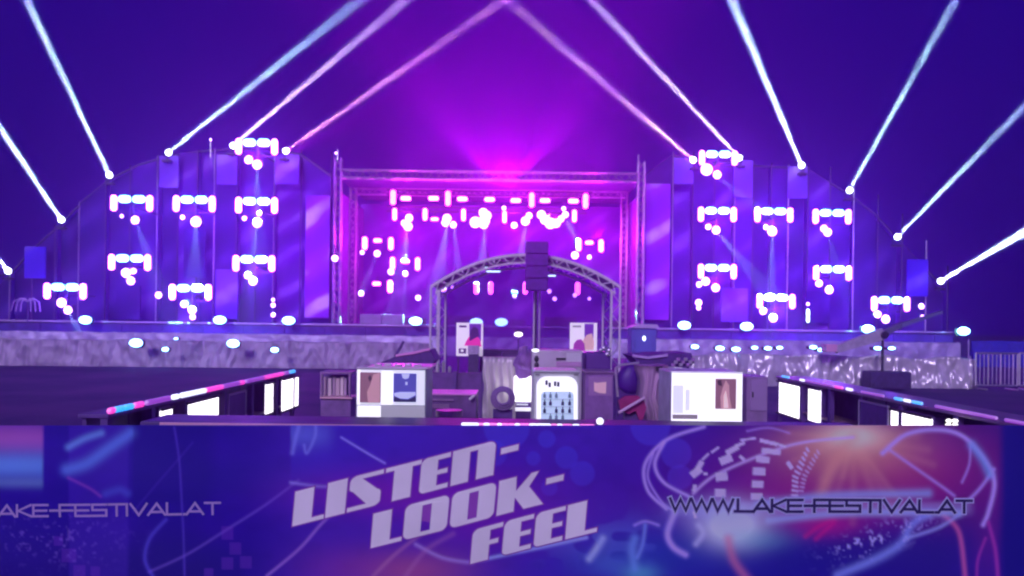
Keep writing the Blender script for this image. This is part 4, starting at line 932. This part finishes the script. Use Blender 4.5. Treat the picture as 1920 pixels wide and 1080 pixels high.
stroke([(130, 895), (170, 915), (190, 930)], 3, (.4, .15, .5), .5); stroke([(200, 925), (225, 918), (240, 925)], 8, (.15, .2, .6), .5)
lay(sm(246, 252, Ug)*(1-sm(380, 420, Ug))*(1-sm(930, 960, Vg))*.45, (.025, .01, .22))  # upright cast shadow painted over the print as a dark strip
stroke([(325, 800), (335, 870), (340, 950), (345, 1080)], 2.2, (.2, .15, .6), .5); stroke([(310, 975), (280, 1010), (272, 1050), (290, 1085)], 4, (.15, .13, .55), .8)
stroke([(280, 1072), (350, 1040), (430, 990), (500, 945), (560, 900)], 2.6, (.28, .2, .6), .55); stroke([(500, 1080), (560, 1030), (600, 985), (625, 960)], 2.8, (.45, .3, .65), .8)
stroke([(250, 960), (300, 900), (360, 830)], 2, (.15, .1, .5), .4)
for cx, cy, s_ in ((425, 1000, 12), (440, 1030, 12), (460, 1055, 12), (425, 1057, 12), (130, 1040, 13), (150, 1070, 12), (110, 1015, 9), (180, 1070, 9), (390, 1075, 9)):
    lay(((abs(Ug-cx) < s_) & (abs(Vg-cy) < s_))*.28, (.28, .12, .55))
lay(sm(.56, .8, N3)*g2(100, 1010, 110, 45)*.5, (.35, .25, .65))
lay((1-sm(610, 640, Ug))*sm(542, 548, Ug)*g2(570, 815, 60, 26)*.55, (.35, .5, .85))
stroke([(560, 800), (552, 830), (548, 850)], 4, (.5, .6, .9), .6); stroke([(592, 800), (590, 820), (575, 850), (570, 835)], 3, (.5, .6, .9), .6)
stroke([(640, 820), (690, 850), (722, 868)], 2.2, (.6, .6, .95), .8); stroke([(545, 905), (600, 912), (640, 912)], 3, (.55, .6, .9), .6)
lay(sm(542, 548, Ug)*(1-sm(548, 900, Ug))*(1-sm(860, 930, Vg))*.4, (.10, .08, .55))
for cx, cy, r_ in ((950, 800, 44), (1025, 823, 17), (1062, 858, 22), (1092, 888, 24), (1030, 915, 16), (925, 850, 26), (1220, 798, 38), (1268, 850, 29), (1275, 895, 24), (1000, 860, 14)):
    lay((1-sm(r_-3, r_+2, np.hypot(Ug-cx, Vg-cy)))*.5, (.13, .12, .62))
# violet glow behind the slogan, orange blush below
for cx, cy, rx, ry in ((700, 925, 150, 40), (870, 925, 180, 50), (960, 990, 150, 45)): lay(g2(cx, cy, rx, ry)*.6, (.28, .05, .42))
lay(g2(770, 1070, 120, 40)*.7, (.50, .18, .28)); lay(g2(640, 1070, 90, 50)*.4, (.3, .08, .35))
stroke([(700, 1080), (740, 1040), (790, 1000)], 4, (.55, .3, .45), .5); stroke([(780, 1020), (830, 1045), (885, 1055)], 4, (.55, .45, .75), .6); stroke([(760, 1080), (800, 1030), (850, 1000)], 5, (.55, .3, .5), .35)
# right hand picture
lay(g2(1640, 880, 260, 95)*.85, (.42, .07, .24)); lay(g2(1500, 950, 200, 60)*.6, (.45, .08, .30)); lay(g2(1250, 1040, 220, 60)*.8, (.06, .10, .42)); lay(g2(1500, 1050, 180, 50)*.8, (.04, .04, .30))
lay(g2(1700, 1030, 180, 45)*.7, (.05, .04, .26)); lay(g2(1855, 1000, 30, 100)*.4, (.25, .06, .3)); lay(sm(1868, 1890, Ug), (.035, .03, .24))
for an in (78, 90, 102, 115, 128, 141, 155, 168, 30, 45, 60, -5, 12, 185):
    a_ = math.radians(an); w_ = 3.2+4*rs.rand(); stroke([(1600, 822), (1600+170*math.cos(a_)*(.4+rs.rand()*.8), 822+170*math.sin(a_)*(.4+rs.rand()*.6))], w_*1.5, (.75, .50, .42), .17)
lay(g2(1590, 835, 130, 55)*.8, (.75, .46, .32)); lay(g2(1600, 818, 55, 24), (.95, .88, .66))
stroke([(1600, 820), (1560, 870), (1540, 930)], 14, (.75, .45, .35), .5); stroke([(1600, 820), (1480, 835), (1350, 885), (1300, 925)], 3, (.7, .6, .85), .85)
for pts, w_, k_ in (([(1320, 800), (1250, 825), (1210, 870), (1215, 920), (1250, 955)], 3.2, .9), ([(1245, 830), (1228, 870), (1245, 905), (1290, 930)], 3.4, .9), ([(1225, 850), (1215, 895), (1240, 940), (1265, 960)], 2.4, .7),
                    ([(1400, 808), (1440, 802), (1480, 812)], 2.2, .5), ([(1655, 850), (1700, 815), (1760, 806), (1810, 820), (1850, 865), (1866, 905), (1855, 960), (1845, 985)], 4.5, .9), ([(1822, 830), (1820, 870), (1805, 905)], 2.5, .6),
                    ([(1866, 880), (1840, 915), (1815, 940)], 3.5, .7), ([(1670, 845), (1720, 880), (1770, 915), (1790, 930)], 3.5, .55), ([(1266, 960), (1252, 1000), (1262, 1025), (1285, 1040)], 6, .9), ([(1190, 985), (1210, 978), (1235, 985)], 3, .6)):
    stroke(pts, w_, (.62, .52, .92), k_)
stroke([(1825, 835), (1845, 862), (1858, 890)], 9, (.3, .5, .8), .7)
stroke([(1770, 965), (1800, 1000), (1810, 1080)], 5, (.62, .22, .42), .8); stroke([(1855, 980), (1868, 1030), (1872, 1080)], 4, (.45, .12, .42), .8); stroke([(1850, 1010), (1835, 1050), (1832, 1080)], 3, (.45, .12, .42), .7)
stroke([(1510, 1005), (1540, 985), (1565, 978), (1530, 1010)], 5, (.6, .07, .3), .6); lay(g2(1550, 985, 60, 22)*.45, (.7, .08, .32))
lay(sm(935, 948, Vg)*(1-sm(955, 975, Vg))*sm(1235, 1275, Ug)*(1-sm(1810, 1835, Ug))*.35, (.55, .6, .85))
stroke([(1420, 945), (1550, 930), (1740, 925)], 9, (.40, .55, .80), .7); stroke([(1440, 975), (1600, 962), (1800, 962)], 8, (.45, .6, .82), .7)
lay(np.clip(g2(1372, 985, 56, 38)*1.5, 0, .97), (.72, .80, .82)); lay(g2(1350, 960, 80, 26)*.5, (.5, .6, .85)); lay(g2(1420, 1010, 60, 20)*.35, (.2, .6, .6))
stroke([(1365, 1010), (1375, 1050), (1400, 1085)], 9, (.7, .3, .4), .6)
stroke([(1310, 985), (1318, 1000), (1305, 1020)], 6, (.65, .7, .85), .7)
stroke([(1570, 1078), (1640, 1050), (1690, 1020), (1710, 985), (1740, 965)], 9, (.35, .45, .80), .75); stroke([(1700, 1010), (1760, 990), (1800, 965)], 4, (.5, .6, .9), .6)
lay(sm(.54, .78, N3)*np.clip(np.exp(-((Vg-1010+(Ug-1650)*.30)/22)**2)*np.exp(-((Ug-1650)/75)**2)*1.6, 0, 1)*.8, (.60, .60, .92))
stroke([(1130, 1010), (1118, 1030), (1105, 1048)], 7, (.6, .72, .85), .8); stroke([(900, 1050), (1000, 1030), (1100, 1008)], 3.4, (.5, .6, .9), .8)
lay(g2(1200, 1075, 34, 16)*.7, (.2, .55, .6)); stroke([(1190, 1065), (1185, 1030), (1190, 1010)], 9, (.3, .5, .8), .6); stroke([(1210, 985), (1205, 1020), (1195, 1045)], 4, (.35, .5, .85), .6)
lay(g2(1150, 1060, 60, 24)*.3, (.2, .4, .7)); lay(sm(.55, .7, N2)*g2(1130, 1010, 120, 40)*.35, (.25, .35, .7))
# the chequered sphere
def quad(cx, cy, w_, h_, an, k=.9):
    a_ = math.radians(an); X = (Ug-cx)*math.cos(a_)+(Vg-cy)*math.sin(a_); Y = -(Ug-cx)*math.sin(a_)+(Vg-cy)*math.cos(a_)
    lay((1-sm(w_/2-1.2, w_/2+1.2, abs(X)))*(1-sm(h_/2-1.2, h_/2+1.2, abs(Y)))*k, (.72, .68, .90))
for q_ in ((1352, 893, 22, 16, -8), (1350, 924, 20, 16, 0), (1360, 861, 24, 15, -22), (1372, 843, 26, 10, -28), (1386, 833, 20, 6, -22), (1402, 823, 30, 4, -8), (1422, 883, 24, 14, 3), (1419, 907, 22, 14, 2), (1418, 930, 22, 12, 0), (1429, 861, 26, 12, 6), (1445, 846, 36, 10, 8), (1440, 829, 34, 7, 14), (1462, 834, 24, 5, 18),
           (1305, 885, 22, 14, -38), (1311, 873, 10, 20, 30), (1302, 915, 7, 13, 15), (1340, 843, 18, 4, -35), (1322, 856, 18, 4, -45), (1303, 965, 6, 14, -15), (1322, 888, 8, 6, 0), (1390, 858, 12, 6, 40)): quad(*q_)
for k in range(11):
    quad(1487+2+k*.4+max(0, k-4)*3.5, 928-k*8.5, 13 if k < 8 else 10, 4.5, 2+k*6.0, .85); quad(1501+k*1.8+max(0, k-4)*2.5, 920-k*7.2, 10, 4, 4+k*6, .6)
quad(1480, 872, 8, 16, -35, .9)
lum_ = C.mean(axis=2, keepdims=True); C = np.clip(np.clip(lum_+(C-lum_)*1.2, 0.004, 1)**1.18*1.34, 0, 1)
verts = []; faces = []
for j in range(NV):
    for i in range(NU):
        verts.append(tuple(Bp(uu[i], vv[j])))
for j in range(NV-1):
    for i in range(NU-1): faces.append((j*NU+i, (j+1)*NU+i, (j+1)*NU+i+1, j*NU+i+1))
me = bpy.data.meshes.new('print'); me.from_pydata(verts, [], faces); me.polygons.foreach_set('use_smooth', [True]*len(faces))
ca_ = me.color_attributes.new('ink_and_shadow', 'FLOAT_COLOR', 'POINT')
ca_.data.foreach_set('color', np.concatenate([np.clip(C, 0, 1), np.ones(Ug.shape+(1,))], axis=2).astype(np.float32).ravel())
bmt = bpy.data.materials.new('banner_cloth'); bmt.use_nodes = True; t = bmt.node_tree; b_ = t.nodes['Principled BSDF']
at = t.nodes.new('ShaderNodeVertexColor'); at.layer_name = 'ink_and_shadow'; b_.inputs['Roughness'].default_value = .55; b_.inputs['Specular IOR Level'].default_value = .25
gn = t.nodes.new('ShaderNodeMix'); gn.data_type = 'RGBA'; gn.blend_type = 'MULTIPLY'; gn.inputs[0].default_value = 1
gn.inputs[7].default_value = (1, 1, 1, 1); t.links.new(at.outputs[0], gn.inputs[6]); t.links.new(gn.outputs[2], b_.inputs['Base Color'])
tl = t.nodes.new('ShaderNodeBsdfTranslucent'); mx = t.nodes.new('ShaderNodeMixShader'); mx.inputs[0].default_value = .18
t.links.new(gn.outputs[2], tl.inputs[0]); t.links.new(b_.outputs[0], mx.inputs[1]); t.links.new(tl.outputs[0], mx.inputs[2]); t.links.new(mx.outputs[0], t.nodes['Material Output'].inputs[0])
me.materials.append(bmt)
ban = thing('printed_banner', 'wide dark blue printed banner reading LISTEN-LOOK-FEEL and WWW.LAKE-FESTIVAL.AT across the foreground', 'banner', (0.3, YB, 0))
o = bpy.data.objects.new('print', me); COL.objects.link(o); o.parent = ban; o.location = (-.3, -YB, 0)
# lettering
def tm(n, c, e=0): return mat(n, c, .5, em=c, es=e) if e else mat(n, c, .5)
SILV = mat('silver_ink', (.88, .88, .86), .35, .0, var=.10, sc=1.5)
MAGI = mat('magenta_ink', (.30, .06, .45), .5)
def shape(name, rings, m, off, parent, th=.0015):
    """flat lettering with holes, filled as a 2D outline then laid on the cloth"""
    cu = bpy.data.curves.new(name, 'CURVE'); cu.dimensions = '2D'; cu.fill_mode = 'BOTH'
    for ring in rings:
        sp = cu.splines.new('POLY'); sp.points.add(len(ring)-1)
        for p_, (u, v) in zip(sp.points, ring): p_.co = (u, -v, 0, 1)
        sp.use_cyclic_u = True
    ob = bpy.data.objects.new(name, cu); COL.objects.link(ob); dg = bpy.context.evaluated_depsgraph_get()
    me_ = bpy.data.meshes.new_from_object(ob.evaluated_get(dg)); bpy.data.objects.remove(ob); bpy.data.curves.remove(cu)
    me_.name = name; pl = parent.location
    for v_ in me_.vertices: v_.co = Bp(v_.co.x, -v_.co.y, off)-pl
    me_.materials.clear(); me_.materials.append(m)
    o_ = bpy.data.objects.new(name, me_); COL.objects.link(o_); o_.parent = parent; return o_
def outline(ring, d):
    a_ = sum(x0*y1-x1*y0 for (x0, y0), (x1, y1) in zip(ring, ring[1:]+ring[:1])); sg = 1 if a_ > 0 else -1; out = []
    n_ = len(ring)
    for i in range(n_):
        p0, p1, p2 = ring[i-1], ring[i], ring[(i+1) % n_]
        e1 = np.array(p1)-p0; e2 = np.array(p2)-p1; e1 = e1/max(np.hypot(*e1), 1e-6); e2 = e2/max(np.hypot(*e2), 1e-6)
        n1 = np.array((e1[1], -e1[0]))*sg; n2 = np.array((e2[1], -e2[0]))*sg; b = n1+n2; L_ = np.hypot(*b)
        b = b/L_ if L_ > .2 else n1; k_ = min(1/max(float(b@n1), .5), 2)
        out.append(tuple(np.array(p1)+b*d*k_))
    return out
def arc(cx, cy, rx, ry, a0, a1, n_=6): return [(cx+rx*math.cos(math.radians(a0+(a1-a0)*k/n_)), cy+ry*math.sin(math.radians(a0+(a1-a0)*k/n_))) for k in range(n_+1)]
# glyphs in a box: x in banner units (1 = letter height), y up
t1 = .10
GL_ = {
 'L': (.90, [[(0, 0), (.86, 0), (.86, .12), (.52, .12), (.52, 1), (0, 1)]]),
 'I': (.62, [[(0, 0), (.54, 0), (.54, 1), (0, 1)]]),
 'S': (.98, [[(-.02, 0)]+arc(.66, .14, .22, .14, -90, 0)+arc(.66, .36, .22, .14, 0, 60, 3)+[(.34, .88), (.92, .88), (.92, 1)]+arc(.22, .84, .22, .16, 90, 180)+[(0, .66)]+arc(.2, .66, .2, .12, 180, 240, 3)+[(.50, .12), (-.02, .12)]]),
 'T': (.98, [[(.24, 0), (.74, 0), (.74, .88), (.98, .88), (.98, 1), (0, 1), (0, .88), (.24, .88)]]),
 'E': (.86, [arc(.14, .13, .14, .13, 180, 270)+[(.78, 0), (.78, .13), (.46, .13), (.46, .44), (.74, .44), (.74, .57), (.46, .57), (.46, .87), (.80, .87), (.80, 1)]+arc(.18, .82, .18, .18, 90, 180)]),
 'N': (1.28, [[(0, 0), (.48, 0), (.48, .86), (.70, .86), (.70, 0), (1.18, 0)]+arc(1.0, .82, .18, .18, 0, 90)+[(0, 1)]]),
 'O': (1.30, [arc(.18, .18, .18, .18, 180, 270)+arc(1.04, .18, .18, .18, -90, 0)+arc(1.04, .82, .18, .18, 0, 90)+arc(.18, .82, .18, .18, 90, 180), [(.48, .12), (.74, .12), (.74, .88), (.48, .88)]]),
 'K': (1.28, [[(0, 0), (.48, 0), (.48, .40), (.76, 0), (1.30, 0), (.86, .62), (1.10, 1), (.90, 1), (.50, .58), (.48, 1), (0, 1)]]),
 'F': (.86, [[(0, 0), (.48, 0), (.48, .44), (.72, .44), (.72, .57), (.48, .57), (.48, .87), (.82, .87), (.82, 1)]+arc(.18, .82, .18, .18, 90, 180)]),
 '-': (.60, [[(.06, .55), (.54, .55), (.54, .72), (.06, .72)]])}
def word(txt, ox, oy, W_, H_):
    """ox, oy: foot of the first letter in the photograph; the line climbs to the right"""
    tot = sum(GL_[c_][0] for c_ in txt); k_ = W_/tot; x = 0
    for c_ in txt:
        adv, rings = GL_[c_]
        R_ = [[(ox+(x+px_)*k_+py_*H_*.09, oy-(x+px_)*k_*.255-py_*H_) for px_, py_ in ring] for ring in rings]
        o_ = shape('letter', R_, SILV, .006, ban); 
        shape('letter_outline', [outline(R_[0], 2.2)], MAGI, .003, o_ and ban)
        x += adv
word('LISTEN-', 548.5, 986.5, 424, 65)
word('LOOK-', 695, 1027.5, 362, 65)
word('FEEL', 881.5, 1057, 240, 64)
# stroke lettering of the web address
SG_ = {'W': (1.55, [[(0, 1), (.36, 0), (.75, .95), (1.14, 0), (1.48, 1)]]), '.': (.28, [[(.08, .0), (.14, .0)]]), 'L': (1.15, [[(0, 1), (0, .0), (1.0, 0)]]), 'A': (1.35, [[(0, 0), (.62, 1), (1.2, 0)], [(.30, .25), (.98, .25)]]),
       'K': (1.2, [[(0, 1), (0, 0)], [(1.0, 1), (.08, .5), (1.05, 0)]]), 'E': (1.2, [[(1.05, 1), (0, 1), (0, 0), (1.05, 0)], [(0, .5), (.95, .5)]]), '-': (.75, [[(.05, .5), (.6, .5)]]), 'F': (1.15, [[(1.05, 1), (0, 1), (0, 0)], [(0, .5), (.95, .5)]]),
       'S': (1.25, [[(1.05, 1), (.05, 1), (.05, .52), (1.05, .52), (1.05, 0), (0, 0)]]), 'T': (1.2, [[(0, 1), (1.1, 1)], [(.55, 1), (.55, 0)]]), 'I': (.35, [[(.08, 1), (.08, 0)]]), 'V': (1.25, [[(0, 1), (.58, 0), (1.15, 1)]])}
def thick(pl, w_):
    pl = [np.array(p, float) for p in pl]; Lf, Rt = [], []
    for i, p in enumerate(pl):
        d0 = p-pl[i-1] if i else pl[1]-p; d1 = pl[i+1]-p if i < len(pl)-1 else d0
        d0 = d0/np.hypot(*d0); d1 = d1/np.hypot(*d1); n0 = np.array((-d0[1], d0[0])); n1 = np.array((-d1[1], d1[0])); b = n0+n1; b = b/max(np.hypot(*b), .3)
        k_ = min(1/max(float(b@n0), .45), 2.0); ext = -d0*0
        q = p-(d1*w_*.5 if i == 0 else 0)+(d0*w_*.5 if i == len(pl)-1 else 0)
        Lf.append(tuple(q+b*w_*k_/2)); Rt.append(tuple(q-b*w_*k_/2))
    return Lf, Rt
def url(txt, u0, u1, vb0, vb1, H_, wgt, m, off, name):
    tot = sum(SG_[c_][0] for c_ in txt)-.1; k_ = (u1-u0)/tot; x = 0
    for c_ in txt:
        adv, pls = SG_[c_]; mm = MB()
        for zi, pl in enumerate(pls):
            pp = [(u0+(x+a)*k_, vb0+(vb1-vb0)*((x+a)/tot)-b*H_) for a, b in pl]; Lf, Rt = thick(pp, wgt)
            for i in range(len(pp)-1):
                mm.poly([Bp(*Lf[i], off+.0005*zi), Bp(*Lf[i+1], off+.0005*zi), Bp(*Rt[i+1], off+.0005*zi), Bp(*Rt[i], off+.0005*zi)])
        mm.build(name, m, ban); x += adv
URL = 'WWW.LAKE-FESTIVAL.AT'
url(URL, 1257, 1822, 957, 961, 22, 5.2, mat('navy_ink', (.02, .01, .10), .5), .006, 'letter')
url(URL, 1257, 1822, 957, 961, 22, 10, mat('halo_ink', (.52, .56, .85), .5), .003, 'letter_halo')
url(URL, -158, 412, 970, 964, 21, 4.2, mat('faint_ink', (.42, .30, .60), .5), .005, 'letter')
# the barrier that carries it
br = thing('barrier_fence', 'metal barrier fence that carries the printed banner across the foreground', 'barrier', (0, YB+.08, 0))
zT = lambda x: P(960, 798, YB).z + x*sa/ca*0
for k in range(5):
    x0 = -6.4+k*2.56; x1 = x0+2.5
    a = P(U0+x0/YB*F, 799, YB); b = P(U0+x1/YB*F, 799, YB)
    MB().tube([(x0, YB+.08, .05), (x0, YB+.08, a.z-.03), (x1, YB+.08, b.z-.03), (x1, YB+.08, .05), (x0, YB+.08, .05)], .02, 8).build('frame', ALU, br)
    for i in range(1, 12): x = x0+2.5*i/12; MB().cone((x, YB+.08, .06), (x, YB+.08, a.z-.05), .008, n=5).build('bar', ALU, br)
    for x in (x0+.3, x1-.3): MB().b2((x-.03, YB-.25, -.03), (x+.03, YB+.4, .03)).build('foot', ALU, br)
